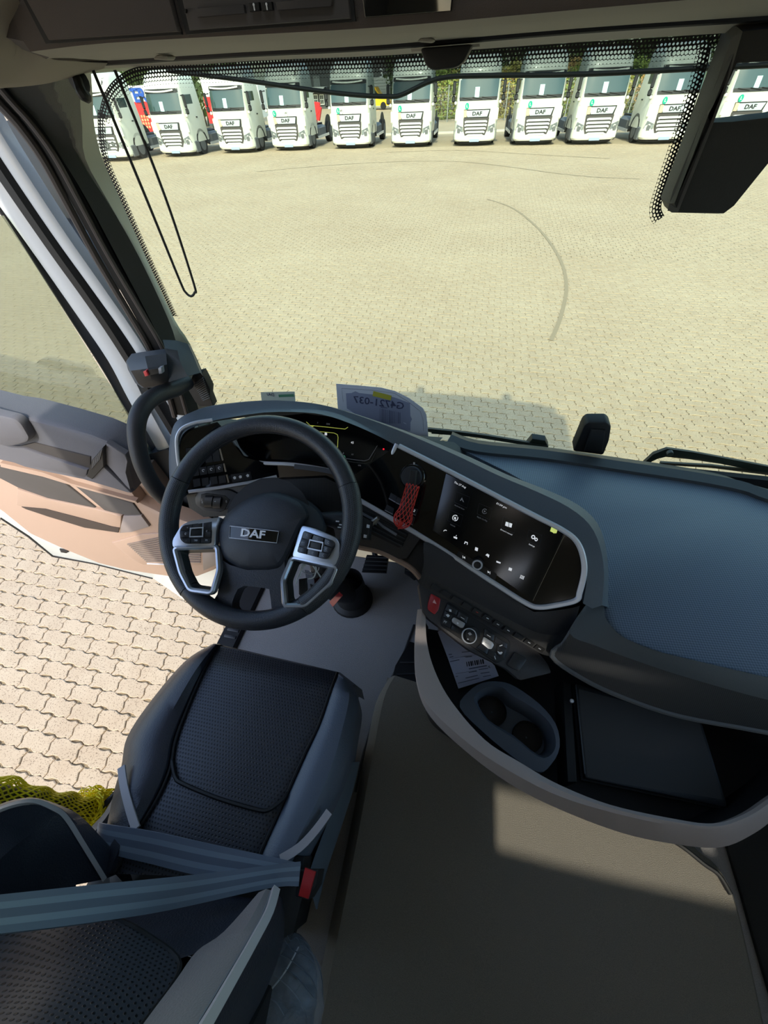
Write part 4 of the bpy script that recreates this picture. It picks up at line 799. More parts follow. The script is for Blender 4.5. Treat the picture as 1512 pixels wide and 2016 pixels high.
def add_uv(o, uv):
    lay = o.data.uv_layers.new(name='UVMap')
    for lp_ in o.data.loops: lay.data[lp_.index].uv = uv[lp_.vertex_index]
perf_rim = perf_mat('perforated leather', (50, 54, 60), (14, 15, 18), .0042)
def ang(x, y):
    p = pl(x, y, WP)-WC; return math.atan2(p.dot(wv_), p.dot(wu))
RM, rr_ = .2145, .0205
def rim_seg(name, a0, a1, mat, k=1.0, n=28, m=16):
    rows, uv = [], []
    for i in range(n+1):
        a = a0+(a1-a0)*i/n; d = wu*math.cos(a)+wv_*math.sin(a); row = []
        for j in range(m):
            b_ = 2*math.pi*j/m; row.append(WC+d*(RM+rr_*k*math.cos(b_))+WN*(rr_*.92*k*math.sin(b_))); uv.append((a*RM, b_*rr_))
        rows.append(row)
    o = obj(name, loft(rows, cv=True, cap=True), mat, whl); add_uv(o, uv); return o
aL1, aL0 = ang(338, 935), ang(362, 1172)+2*math.pi; aR1, aR0 = ang(697, 952), ang(612, 1216)
rim_seg('rim_leather', aR1, aL1, leather); rim_seg('rim_grip', aL1+.006, aL0-.006, perf_rim, 1.05, 20)
rim_seg('rim_leather', aL0, aR0+2*math.pi, leather); rim_seg('rim_grip', aR0+.006, aR1-.006, perf_rim, 1.05, 24)
stitch = tube([WC+(wu*math.cos(a)+wv_*math.sin(a))*(RM-rr_*1.0)+WN*(.004+.0012*(k % 2)) for k, a in enumerate([aR1+(aL1-aR1)*i/120 for i in range(121)])], .0009, 5)
obj('stitching', stitch, M('dark thread', (26, 27, 30), .7), whl)
def w5(x, y): return (300+x/2.7, 760+y/2.7)
def w3(x, y): return (320+x/3.78, 990+y/3.78)
padm = M('wheel pad', (46, 50, 58), .5, bump=(700, .3))
po = crom([w5(*p) for p in ((345, 760), (380, 700), (430, 650), (520, 592), (620, 566), (700, 574), (790, 615), (830, 680), (800, 740), (768, 810), (700, 950), (640, 985), (500, 985), (430, 960), (362, 900))], 4, closed=True)
pc = V((sum(p[0] for p in po)/len(po), sum(p[1] for p in po)/len(po)))
def wl_(x, y, dh=0.):
    p = pl(x, y, WP); return pl(x, y, off(WP, -.008+.026*sm(.10, .19, (p-WC).length)+dh))
def padrow(k, h): return [pl(pc.x+(p[0]-pc.x)*k, pc.y+(p[1]-pc.y)*k, off(WP, h)) for p in po]
obj('hub_pad', loft([padrow(1.0, -.075), padrow(1.0, -.03), padrow(.95, -.012), padrow(.84, -.003), padrow(.5, .003), padrow(.1, .005)], cv=True, cap=True), padm, whl)
# lower spoke with its window
so_ = [(430, 1098), (452, 1112), (485, 1122), (530, 1122), (560, 1100), (562, 1150), (560, 1200), (590, 1212), (540, 1234), (500, 1236), (450, 1228), (405, 1206), (428, 1170), (433, 1140)]
si_ = [(462, 1172), (468, 1160), (480, 1153), (515, 1157), (530, 1160), (533, 1180), (535, 1200), (530, 1208), (522, 1212), (500, 1211), (480, 1209), (464, 1206), (457, 1196), (457, 1186)]
def wring(a, b_, h0, h1):
    A = [pl(x, y, off(WP, h0)) for x, y in a]; B = [pl(x, y, off(WP, h0)) for x, y in b_]
    return loft([A, B, [p-WN*h1 for p in B], [p-WN*h1 for p in A]], cu=True, cv=True)
obj('lower_spoke', wring(so_, si_, -.012, .03), leather, whl)
spk = M('satin spoke', (188, 194, 204), .3, metal=.85)
barp = [(-.0055, -.012), (-.0055, -.002), (-.002, .002), (.002, .002), (.0055, -.002), (.0055, -.012)]
barp2 = [(-.005, -.022), (-.005, .0), (.005, .0), (.005, -.022)]
def spoke(nm, plate, hole, keysq, lbl):
    s = obj(nm, slab([wl_(p[0], p[1], .002) for p in rnd([w3(*p) for p in plate], 6, 3)], WN*-.014, .002), spk, whl)
    hp = [wl_(p[0], p[1]) for p in rnd([w3(*p) for p in hole], 8, 4)]
    obj('frame_bar', sweep(hp, barp, WN, closed=True), spk, s)
    hc = sum(hp, V((0, 0, 0)))/len(hp)
    obj('frame_inner', loft([[hc+(p-hc)*.93-WN*.004 for p in hp], [hc+(p-hc)*.78-WN*.03 for p in hp]], cv=True), M('inner grey', (64, 72, 74), .4, metal=.5), s)
    return s
sL = spoke('spoke', [(70, 300), (75, 270), (135, 168), (205, 132), (430, 106), (398, 205), (390, 322), (75, 332)], [(80, 335), (400, 325), (412, 500), (362, 672), (196, 650), (128, 520)], None, '')
sR = spoke('spoke', [(1035, 165), (1130, 190), (1290, 258), (1318, 300), (1315, 400), (1285, 470), (960, 400), (1000, 262)], [(962, 405), (1300, 480), (1248, 600), (1060, 768), (905, 768), (890, 580)], None, '')
def wkeys(par, block, cells, thumb, frame_):
    bo = obj('key_block', slab([wl_(p[0], p[1], .004) for p in rnd([w3(*p) for p in block], 5, 3)], WN*-.004, .0008), black, par)
    for q in cells: obj('wheel_key', slab([wl_(*w3(*p), .0065) for p in q], WN*-.003, .0008), keyface, bo)
    c = [wl_(*w3(*p), .008) for p in frame_]
    obj('thumb_frame', sweep(c, [(-.0016, -.004), (-.0016, .001), (.0016, .001), (.0016, -.004)], WN, closed=True), silver, bo)
    obj('thumb_roller', slab([wl_(*w3(*p), .009) for p in thumb], WN*-.004, .0015), black, bo)
    return bo
b1 = wkeys(sL, [(125, 205), (150, 168), (372, 136), (362, 302), (165, 304), (130, 272)], [[(132, 205), (155, 172), (220, 162), (215, 185), (200, 205)], [(225, 160), (298, 150), (295, 180), (218, 186)], [(302, 150), (366, 140), (362, 205), (300, 200)], [(128, 210), (195, 208), (200, 255), (135, 258)], [(300, 208), (360, 210), (358, 255), (296, 255)], [(138, 262), (205, 260), (205, 300), (168, 300)], [(210, 260), (282, 258), (280, 298), (210, 300)], [(287, 258), (358, 260), (356, 298), (284, 298)]], [(215, 200), (290, 196), (288, 240), (212, 244)], [(208, 190), (300, 184), (298, 250), (203, 252)])
b2 = wkeys(sR, [(1050, 205), (1272, 282), (1286, 312), (1220, 422), (998, 366), (1012, 325)], [[(1052, 212), (1118, 235), (1100, 275), (1035, 262)], [(1124, 238), (1200, 264), (1192, 292), (1112, 270)], [(1208, 266), (1272, 288), (1280, 312), (1264, 330), (1200, 308)], [(1030, 268), (1095, 282), (1080, 325), (1012, 318)], [(1200, 318), (1262, 336), (1245, 375), (1186, 362)], [(1010, 325), (1075, 340), (1070, 382), (1002, 362)], [(1082, 342), (1160, 360), (1155, 404), (1076, 384)], [(1168, 364), (1242, 380), (1218, 418), (1160, 404)]], [(1105, 288), (1180, 304), (1172, 346), (1095, 332)], [(1098, 276), (1194, 298), (1184, 358), (1082, 338)])
for bo, pr in ((b1, ((172, 230, 'O'), (330, 210, 'N'), (175, 280, '-'), (245, 280, 'OFF'), (322, 278, 'LIM'), (185, 185, '+'))), (b2, ((1078, 240, 'OK'), (1155, 265, 'A'), (1235, 296, 'd+'), (1046, 296, 'SRC'), (1220, 345, 'DD'), (1036, 350, 'O'), (1118, 374, 'B'), (1196, 390, 'd-')))):
    for x, y, s in pr:
        c = wl_(*w3(x, y), .0075)
        if s in ('+', '-', 'OFF', 'LIM', 'SRC'): g0 = text(s, c, wu, wv_, .0056, .0002)
        else: g0 = sweep([c+(wu*math.cos(a)+wv_*math.sin(a))*.0019 for a in [R(40+28*i) for i in range(11)]], [(-.0004, 0), (-.0004, .0002), (.0004, .0002), (.0004, 0)], WN)
        obj('key_print', g0, M('print grey', (168, 172, 180), .6), bo, smooth=False)
bd = obj('badge', slab([pl(*w3(*p), off(WP, .0085)) for p in ((502, 172), (864, 212), (848, 298), (496, 260))], WN*-.006, .001), gloss_black, whl)
obj('badge_frame', sweep([pl(*w3(*p), off(WP, .009)) for p in ((502, 172), (864, 212), (848, 298), (496, 260))], [(-.0006, -.002), (-.0006, .0006), (.0006, .0006), (.0006, -.002)], WN, closed=True), silver, bd)
du_ = (pl(*w3(790, 246), WP)-pl(*w3(560, 220), WP)).normalized()
obj('badge_letters', text('DAF', pl(*w3(672, 232), off(WP, .0092)), du_, WN.cross(du_), .0235, .0012, bold=.0006, wide=1.3), M('badge chrome', (232, 234, 238), .3, metal=.3), bd, smooth=False).scale = (1, 1, 1)
# column
fl = pz(694, 1180, 1.5)
cl_top = WC-WN*.05
col = thing('steering_column', 'black steering column shroud and boot behind the wheel', 'column', (fl.x, fl.y, 1.5))
ax = [cl_top, WC-WN*.14, WC-WN*.24+V((.02, .05, -.05)), (fl+WC)/2+V((.0, .05, -.15)), V((fl.x, fl.y, 1.56)), V((fl.x, fl.y, 1.5))]
obj('shaft_cover', tube(crom(ax, 6), lambda u: .105-.055*sm(.0, .45, u), 18), black, col)
obj('boot', loft([[V((fl.x+math.cos(a)*r, fl.y+math.sin(a)*r, z)) for a in [2*math.pi*k/24 for k in range(24)]] for r, z in ((.088, 1.5), (.085, 1.512), (.068, 1.525), (.062, 1.60), (.055, 1.66))], cv=True), black, col)
cw = crom([w5(*p) for p in ((390, 690), (440, 640), (520, 585), (640, 552), (760, 572), (870, 640), (915, 700), (925, 760), (880, 800), (600, 900), (420, 800))], 4, closed=True)
def cwr(k, h):
    c = (650, 720); c = w5(*c); return [pl(c[0]+(p[0]-c[0])*k, c[1]+(p[1]-c[1])*k, off(WP, h)) for p in cw]
obj('shroud', loft([cwr(1.0, -.16), cwr(1.0, -.085), cwr(.93, -.055), cwr(.7, -.042), cwr(.2, -.04)], cv=True, cap=True), M('shroud grey', (50, 56, 64), .5, bump=(800, .2)), col)
for c0, c1, r in ((w5(900, 700), w5(1030, 720), .017), ): 
    a, b_ = pl(*c0, off(WP, -.09)), pl(*c1, off(WP, -.085))
    st = obj('stalk', tube([a, a*.4+b_*.6, b_, b_+(b_-a)*.12], [r*.8, r*1.25, r*1.35, r*1.1], 16), M('stalk black', (40, 43, 48), .45), col)
    for k, q in enumerate(((985, 720), (1003, 738), (995, 752))): obj('stalk_print', slab([pl(*w5(q[0]+dx, q[1]+dy), off(WP, -.058)) for dx, dy in ((-10, -5), (8, -3), (8, 3), (-10, 2))], WN*.0003), print_white, st, smooth=False)
a, b_ = pl(*w5(1130, 740), off(WP, -.10)), pl(*w5(1145, 790), off(WP, -.10))
sk = obj('stalk_switch', slab([pl(*w5(*p), off(WP, -.095)) for p in ((1110, 690), (1160, 715), (1145, 815), (1112, 815), (1100, 760))], WN*-.03, .003), black, col)
for q in ((1148, 745), (1132, 798)): obj('stalk_print', slab([pl(*w5(q[0]+dx, q[1]+dy), off(WP, -.0945)) for dx, dy in ((-8, -10), (8, -6), (6, 10), (-10, 8))], WN*.0003), print_white, sk, smooth=False)
key = thing('ignition_key', 'metal ignition key lever beside the steering wheel', 'key', tuple(pl(736, 1030, RP)))
obj('barrel', tube([pl(724, 1036, off(RP, .012)), pl(738, 1026, off(RP, .016)), pl(745, 1019, off(RP, .018))], [.006, .0075, .005], 12), M('key metal', (170, 168, 160), .35, metal=.8), key)
# bunch of spare keys hanging behind the wheel
kbn = thing('key_bunch', 'bunch of tagged keys and white cable ties hanging behind the wheel', 'keys', tuple(pd(605, 1190, .98)))
obj('key_ring', tube([pd(610+18*math.cos(a), 1118+12*math.sin(a), .955) for a in [2*math.pi*k/20 for k in range(20)]], .0012, 6, closed=True), silver, kbn)
for pts in ([(590, 1135), (598, 1112), (612, 1105), (622, 1118), (618, 1136), (606, 1140)], [(582, 1150), (590, 1128), (604, 1108), (608, 1095)], [(612, 1108), (626, 1128), (640, 1150), (650, 1165)]):
    obj('cable_tie', tube(crom([pd(x, y, .955) for x, y in pts], 5), .0018, 6), print_white, kbn)
obj('key_head', slab([pd(x, y, .955) for x, y in ((588, 1140), (602, 1138), (604, 1165), (596, 1178), (588, 1170))], WN*-.008, .002), black, kbn)
obj('key_head', slab([pd(x, y, .96) for x, y in ((610, 1150), (620, 1155), (628, 1185), (618, 1188))], WN*-.008, .002), M('key dark', (40, 42, 46), .4), kbn)
obj('red_tag', slab([pd(x, y, .965) for x, y in ((618, 1140), (640, 1132), (650, 1160), (634, 1178), (622, 1165))], WN*-.003), M('tag red', (150, 22, 34), .4), kbn)
obj('red_tag', slab([pd(x, y, 1.02) for x, y in ((648, 1185), (668, 1165), (675, 1172), (655, 1195))], WN*-.003), M('tag red', (150, 22, 34), .4), kbn)
obj('clear_sleeve', slab([pd(x, y, .962) for x, y in ((600, 1122), (632, 1128), (645, 1168), (630, 1180), (606, 1160))], WN*-.002), glass('clear film', (210, 214, 218), .1), kbn)

# ================================================================== pedals, tunnel carpet
for nm, q, lab in (('brake_pedal', [(722, 1092), (765, 1094), (760, 1128), (712, 1126)], 'ribbed black brake pedal under the dashboard'), ('accelerator_pedal', [(800, 1092), (828, 1118), (838, 1135), (815, 1142), (796, 1128)], 'black accelerator pedal beside the centre console foot')):
    P = [pz(x, y, 1.60) for x, y in q]; tpd = thing(nm, lab, 'pedal', (P[0].x, P[0].y, 1.5))
    obj('pad', slab(P, V((0, .01, -.02)), .004), black, tpd)
    for k in range(4):
        f = (k+.7)/4.4; a, b_ = P[0].lerp(P[-1] if len(P) == 4 else P[4], f), P[1].lerp(P[2], f)
        obj('pad_rib', tube([a+V((0, 0, .002)), b_+V((0, 0, .002))], .0022, 6), plastic, tpd)
    obj('pedal_arm', tube([sum(P, V((0, 0, 0)))/len(P)+V((0, .01, -.02)), V((P[0].x, P[0].y+.10, 1.62)), V((P[0].x, P[0].y+.13, 1.52))], .012, 8), black, tpd)
tun = thing('engine_tunnel', 'brown black carpet covering the engine tunnel between the seats', 'carpet', (.25, -.3, 1.5))
LE = [(778, 1330), (756, 1375), (735, 1480), (715, 1590), (690, 1720), (660, 1870), (632, 2016), (590, 2200)]
RE = [(1300, 1500), (1320, 1560), (1360, 1660), (1405, 1700), (1440, 1760), (1468, 1870), (1500, 2016), (1540, 2200)]
rows = []
def carpet_row(A, B):
    r = [V((A.x-.035, A.y, 1.502)), V((A.x-.022, A.y, 1.56)), V((A.x-.008, A.y, 1.592))]
    r += [A.lerp(B, i/14)+V((0, 0, .012*math.sin(math.pi*i/14))) for i in range(15)]+[V((B.x+.012, B.y, 1.585)), V((B.x+.03, B.y, 1.502))]; rows.append(r)
for a, b_ in zip(crom(LE, 4), crom(RE, 4)):
    A, B = pz(a[0], a[1], 1.60), pz(b_[0], b_[1], 1.60); carpet_row(A, B)
A, B = V((-.13, -1.45, 1.60)), V((.62, -1.45, 1.60)); carpet_row(A, B)
obj('carpet', loft(rows), carpet_m, tun)
obj('carpet_front', loft([[p+V((0, 0, 0)) for p in rows[0]], [V((p.x, p.y+.02, 1.502)) for p in rows[0]]]), carpet_m, tun)
obj('rubber_insert', slab([pz(x, y, 1.56) for x, y in ((762, 1372), (778, 1310), (806, 1262), (828, 1268), (832, 1372))], V((0, 0, -.05)), .004), black, tun)
for k in range(3): obj('insert_rib', tube([pz(775+6*k, 1352-24*k, 1.563), pz(826, 1348-22*k, 1.563)], .003, 6), plastic, tun)
obj('tunnel_cable', tube(crom([pz(1300, 1640, 1.63), pz(1345, 1668, 1.625), pz(1385, 1700, 1.62), pz(1415, 1722, 1.615), pz(1438, 1760, 1.61)], 6), .006, 8), black, tun)
obj('floor_seam', tube([pz(x, y, 1.503) for x, y in ((815, 1230), (790, 1300), (745, 1380), (716, 1480), (700, 1560))], .004, 6), plastic, tun)
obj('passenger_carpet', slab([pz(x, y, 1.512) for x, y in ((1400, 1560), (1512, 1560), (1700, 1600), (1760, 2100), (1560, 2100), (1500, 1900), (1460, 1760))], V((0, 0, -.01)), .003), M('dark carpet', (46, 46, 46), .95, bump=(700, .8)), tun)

# ================================================================== driver's seat
seat = thing('driver_seat', 'black leather driver seat with perforated centre panels', 'seat', (-.42, .1, 1.5))
perf_seat = perf_mat('perforated seat leather', (54, 56, 64), (8, 9, 12), .0075, .42)
seat_l = M('seat leather', (42, 45, 55), .40, bump=(380, .35)); seat_skylit = M('seat leather skylit', (84, 94, 108), .42, bump=(380, .3)); pipe_m = M('grey piping', (176, 170, 172), .5)  # right bolster leather has sky light put into its colour
Lo = [(420, 1267), (364, 1302), (294, 1384), (250, 1452), (239, 1508), (224, 1560), (206, 1650), (196, 1720)]
Ls = [(427, 1270), (396, 1330), (362, 1410), (344, 1462), (335, 1512), (310, 1570), (262, 1650), (225, 1720)]
Rs = [(664, 1325), (650, 1362), (628, 1425), (602, 1480), (575, 1540), (552, 1592), (515, 1675), (495, 1730)]
Ro = [(698, 1352), (707, 1386), (699, 1440), (688, 1500), (672, 1548), (648, 1602), (600, 1690), (575, 1745)]
N_ = 5
lo_, ls_, rs_, ro_ = [crom(q, N_) for q in (Lo, Ls, Rs, Ro)]
nr = len(lo_)
def drop(i): return .055*(1-sm(0, 4, i))
def P2(q, z): return pz(q[0], q[1], z)
def lerp2(a, b_, f): return (a[0]+(b_[0]-a[0])*f, a[1]+(b_[1]-a[1])*f)
def seatrow(i, side):
    o_, s_ = (lo_[i], ls_[i]) if side < 0 else (ro_[i], rs_[i]); d = drop(i)*.6
    return [P2(o_, 1.94-d)+V((.0, 0, -.10)), P2(o_, 1.94-d), P2(lerp2(o_, s_, .10), 1.968-d), P2(lerp2(o_, s_, .35), 1.99-d), P2(lerp2(o_, s_, .65), 1.992-d), P2(lerp2(o_, s_, .90), 1.98-d), P2(s_, 1.966-d), P2(s_, 1.94-d)]
fr_row = lambda r: [p+V((.004, .03, -.10-.02)) for p in r]
for side, nm, mt in ((-1, 'left_bolster', seat_l), (1, 'right_bolster', seat_skylit)):
    rws = [seatrow(i, side) for i in range(nr)]
    obj('side_bolster', loft([fr_row(rws[0]), [p+V((0, .012, -.03)) for p in rws[0]]]+rws), mt, seat, label='leather side bolster with sky light put into its colour' if side > 0 else None)
def cenrow(i, h=0): 
    d = drop(i)*.6; return [P2(lerp2(ls_[i], rs_[i], f), 1.967-d+.014*math.sin(math.pi*f)**.6+h) for f in [k/16 for k in range(17)]]
def cpanel(nm, i0, i1, mat, front=False, h=0.):
    rws = [cenrow(i, h*math.sin(math.pi*min(1, (i-i0+.0)/(i1-i0)))**.5) for i in range(i0, i1+1)]
    if front: rws = [fr_row(rws[0]), [p+V((0, .014, -.035)) for p in rws[0]]]+rws
    o = obj(nm, loft(rws), mat, seat); add_uv(o, [(p.x, p.y) for r in rws for p in r]); return o
cpanel('seat_panel', 0, 22, perf_seat, True, 0); cpanel('seat_panel', 22, nr-1, perf_seat, False, 0)
blk = M('seam black', (12, 13, 15), .6)
for path in ([P2(q, 1.973-drop(i)*.6) for i, q in enumerate(ls_)], [P2(q, 1.973-drop(i)*.6) for i, q in enumerate(rs_)]): obj('seam', tube(path, .0035, 6), blk, seat)
sm_ = crom([(338, 1495), (345, 1530), (362, 1544), (430, 1572), (505, 1594), (530, 1594), (556, 1575), (566, 1560)], 5)
obj('seam', tube([P2(q, 1.970+.013*math.sin(math.pi*k/(len(sm_)-1))**.5) for k, q in enumerate(sm_)], .0042, 6), blk, seat)
obj('piping', sweep([P2(q, 1.985+.012*k/8) for k, q in enumerate(crom([(239, 1510), (244, 1548), (256, 1595), (268, 1632)], 3))], [(-.0075, -.003), (-.0075, .002), (.0075, .002), (.0075, -.003)], V((0, 0, 1))), pipe_m, seat)
obj('piping', sweep([P2(q, 1.985+.012*k/9) for k, q in enumerate(crom([(648, 1598), (622, 1634), (590, 1668), (552, 1692)], 3))], [(-.0075, -.003), (-.0075, .002), (.0075, .002), (.0075, -.003)], V((0, 0, 1))), pipe_m, seat)
obj('seat_base', cat_(box((-.42, .02, 1.70), (.40, .46, .40), bev=.03), box((-.42, .02, 1.85), (.46, .5, .08), bev=.02)), black, seat)
obj('side_shield', loft([crom([P2(q, 1.90) for q in ((690, 1500), (672, 1560), (645, 1620), (618, 1690), (606, 1730))], 4), crom([P2(q, 1.84) for q in ((708, 1500), (694, 1560), (668, 1640), (640, 1720), (622, 1790))], 4), crom([P2(q, 1.66) for q in ((704, 1500), (690, 1560), (668, 1640), (642, 1720), (625, 1790))], 4)]), M('shield grey blue', (86, 100, 112), .5), seat)
obj('left_shield', loft([crom([P2(q, 1.86) for q in ((238, 1540), (215, 1600), (185, 1640), (175, 1680))], 4), crom([P2(q, 1.80) for q in ((228, 1560), (205, 1600), (172, 1640), (165, 1690))], 4), crom([P2(q, 1.62) for q in ((300, 1570), (270, 1610), (240, 1650), (220, 1690))], 4)]), M('left shield', (108, 106, 108), .5), seat)
# backrest
back = obj('backrest', loft([crom([pz(x, y, z) for x, y, z in r], 3) for r in (((-140, 1720, 2.0), (0, 1745, 2.0), (150, 1745, 2.0), (300, 1745, 2.0), (440, 1760, 2.0), (530, 1775, 2.0)), ((-180, 1790, 2.12), (0, 1800, 2.10), (150, 1795, 2.08), (300, 1810, 2.08), (420, 1820, 2.08), (500, 1800, 2.10)), ((-220, 1850, 2.22), (0, 1835, 2.18), (150, 1815, 2.14), (270, 1838, 2.13), (352, 1888, 2.14), (441, 1840, 2.12)))]), seat_l, seat)
bw = [pz(x, y, z) for x, y, z in ((0, 1828, 2.20), (90, 1812, 2.18), (170, 1803, 2.165), (235, 1812, 2.155), (300, 1848, 2.155), (350, 1888, 2.165), (345, 1930, 2.20), (284, 2013, 2.27), (220, 2100, 2.33))]
o2 = [V((p.x*1.0, p.y, p.z)) for p in bw]; tl = pz(-160, 2100, 2.42)
rws = [[p.lerp(pz(-130-60*k/8, 1850+250*k/8, 2.24+.17*k/8), f)+V((0, .012*math.sin(math.pi*f), .006*math.sin(math.pi*f))) for f in [j/10 for j in range(11)]] for k, p in enumerate(bw)]
bpn = obj('backrest_panel', loft(rws), perf_seat, seat); add_uv(bpn, [(p.x, p.y*.6+p.z) for r in rws for p in r])
obj('seam', tube(crom(bw, 3), .0035, 6), blk, seat)
inner = [(509, 1757, 2.10), (441, 1834, 2.125), (388, 1872, 2.15), (346, 1930, 2.21), (284, 2013, 2.28), (225, 2100, 2.35)]
cres = [(524, 1750, 2.125), (490, 1815, 2.165), (450, 1870, 2.20), (405, 1935, 2.255), (350, 2013, 2.32), (290, 2100, 2.40)]
pip = [(538, 1754, 2.12), (524, 1800, 2.15), (492, 1860, 2.19), (455, 1925, 2.24), (404, 2013, 2.31), (350, 2100, 2.39)]
outr = [(548, 1762, 2.09), (549, 1800, 2.10), (540, 1850, 2.13), (502, 1915, 2.17), (448, 2013, 2.24), (400, 2100, 2.32)]
backr = [(556, 1770, 1.98), (560, 1810, 1.98), (556, 1860, 2.0), (530, 1935, 2.02), (480, 2040, 2.08), (440, 2120, 2.15)]
R3 = [crom([pz(*q) for q in r], 4) for r in (inner, cres, pip, outr, backr)]
obj('backrest_bolster', loft(R3[:3]), M('bolster leather lit', (132, 126, 126), .42, bump=(380, .3)), seat, label='backrest bolster with light put into its leather colour')  # lighter copy of the seat leather, the light put into its colour
obj('bolster_side', loft([R3[2], R3[3], R3[4]]), seat_l, seat)
obj('piping', sweep([p+V((.004, .004, .002)) for p in R3[2]], [(-.006, -.004), (-.006, .003), (.006, .003), (.006, -.004)], V((.5, .3, .8))), pipe_m, seat)
obj('stitching', tube([p.lerp(q, .25)+V((0, 0, .002+.001*(k % 2))) for k, (p, q) in enumerate(zip(R3[2], R3[1]))], .0014, 5), M('grey thread', (130, 132, 138), .7), seat)
lsil = [(214, 1700, 1.99), (168, 1640, 2.06), (136, 1605, 2.11), (112, 1587, 2.14), (63, 1573, 2.19), (0, 1587, 2.26), (-90, 1640, 2.36)]
lpip = [(206, 1731, 2.0), (166, 1666, 2.065), (133, 1614, 2.115), (108, 1593, 2.15), (63, 1578, 2.195), (0, 1593, 2.265), (-90, 1645, 2.365)]
lmid = [(150, 1742, 2.03), (110, 1690, 2.09), (85, 1650, 2.14), (60, 1625, 2.17), (20, 1615, 2.22), (-40, 1640, 2.28), (-120, 1690, 2.38)]
linn = [(135, 1800, 2.03), (60, 1800, 2.07), (20, 1795, 2.10), (-10, 1790, 2.14), (-50, 1780, 2.20), (-90, 1760, 2.28), (-160, 1780, 2.38)]
lback = [(210, 1690, 1.90), (160, 1632, 1.97), (130, 1600, 2.02), (105, 1582, 2.05), (60, 1570, 2.10), (-5, 1585, 2.17), (-95, 1640, 2.27)]
L3 = [crom([pz(*q) for q in r], 4) for r in (lback, lsil, lpip, lmid, linn)]
lsd = [(228, 1722, 1.96), (212, 1668, 2.0), (165, 1612, 2.06), (125, 1588, 2.11), (66, 1571, 2.17), (0, 1585, 2.24), (-90, 1638, 2.34)]
obj('backrest_bolster', loft(L3[1:]), seat_l, seat); obj('bolster_side', loft([L3[0], L3[1]]), seat_l, seat)
obj('bolster_flank', loft([L3[2], crom([pz(*q) for q in lsd], 4), [p+V((.02, -.03, -.08)) for p in crom([pz(*q) for q in lsd], 4)]]), seat_l, seat)
obj('piping', sweep(L3[2], [(-.0035, -.003), (-.0035, .002), (.0035, .002), (.0035, -.003)], V((.3, .3, .9))), pipe_m, seat)
obj('backrest_shell', slab([V((-.66, -.20, 2.0)), V((-.18, -.20, 2.0)), V((-.18, -.42, 2.55)), V((-.24, -.45, 2.62)), V((-.60, -.45, 2.62)), V((-.66, -.42, 2.55))], V((0, -.06, -.03)), .01), black, seat)
# belts
belt_m = bpy.data.materials.new('belt webbing'); belt_m.use_nodes = True
t = belt_m.node_tree; b = t.nodes['Principled BSDF']; u_ = t.nodes.new('ShaderNodeUVMap'); sp = t.nodes.new('ShaderNodeSeparateXYZ'); t.links.new(u_.outputs[0], sp.inputs[0])
rmp = t.nodes.new('ShaderNodeValToRGB'); t.links.new(sp.outputs[1], rmp.inputs[0]); rmp.color_ramp.interpolation = 'CONSTANT'
for k, (pos, c) in enumerate(((0, (104, 114, 130)), (.2, (124, 138, 152)), (.38, (96, 106, 122)), (.62, (124, 138, 152)), (.8, (100, 112, 128)))):
    e = rmp.color_ramp.elements[k] if k < 2 else rmp.color_ramp.elements.new(pos)
    e.position = pos; e.color = srgb(c)+(1,)
t.links.new(rmp.outputs[0], b.inputs['Base Color']); b.inputs['Roughness'].default_value = .6
belt = thing('seat_belt', 'blue grey seat belt fastened across the driver seat', 'seat belt', tuple(pz(590, 1730, 1.95)))
def strap(nm, e0, e1, par):
    A, B = crom([pz(*q) for q in e0], 5), crom([pz(*q) for q in e1], 5); n = 6
    rws = [[a.lerp(b_, j/n) for j in range(n+1)] for a, b_ in zip(A, B)]
    o = obj(nm, shell(rws, .0025), belt_m, par); k = len(A)*(n+1); add_uv(o, [(i/20, j/n) for i in range(len(A)) for j in range(n+1)]*2); return o
strap('lap_strap', [(196, 1618, 1.95), (212, 1622, 1.985), (300, 1636, 2.015), (420, 1662, 2.03), (550, 1690, 2.03), (592, 1700, 2.02)], [(190, 1655, 1.93), (214, 1678, 1.975), (300, 1700, 2.0), (400, 1724, 2.02), (540, 1740, 2.03), (588, 1745, 2.02)], belt)
strap('shoulder_strap', [(592, 1696, 2.03), (540, 1702, 2.045), (382, 1722, 2.09), (200, 1740, 2.22), (0, 1761, 2.38), (-120, 1772, 2.47)], [(588, 1745, 2.03), (529, 1749, 2.045), (328, 1793, 2.11), (180, 1816, 2.24), (0, 1838, 2.38), (-120, 1850, 2.47)], belt)
bk = thing('belt_buckle', 'seat belt buckle with a red release button', 'buckle', tuple(pz(598, 1760, 1.9)))
obj('buckle_body', slab([pz(x, y, 2.02) for x, y in ((588, 1712), (628, 1712), (622, 1745), (606, 1772), (580, 1766))], V((0, 0, -.07)), .004), black, bk)
obj('release_button', slab([pz(x, y, 2.03) for x, y in ((600, 1708), (621, 1716), (606, 1770), (587, 1764))], V((0, 0, -.01)), .002), M('button red', (176, 30, 34), .4), bk)
obj('buckle_stem', slab([pz(x, y, 1.98) for x, y in ((572, 1682), (600, 1686), (596, 1712), (572, 1708))], V((0, 0, -.1)), .003), black, bk)

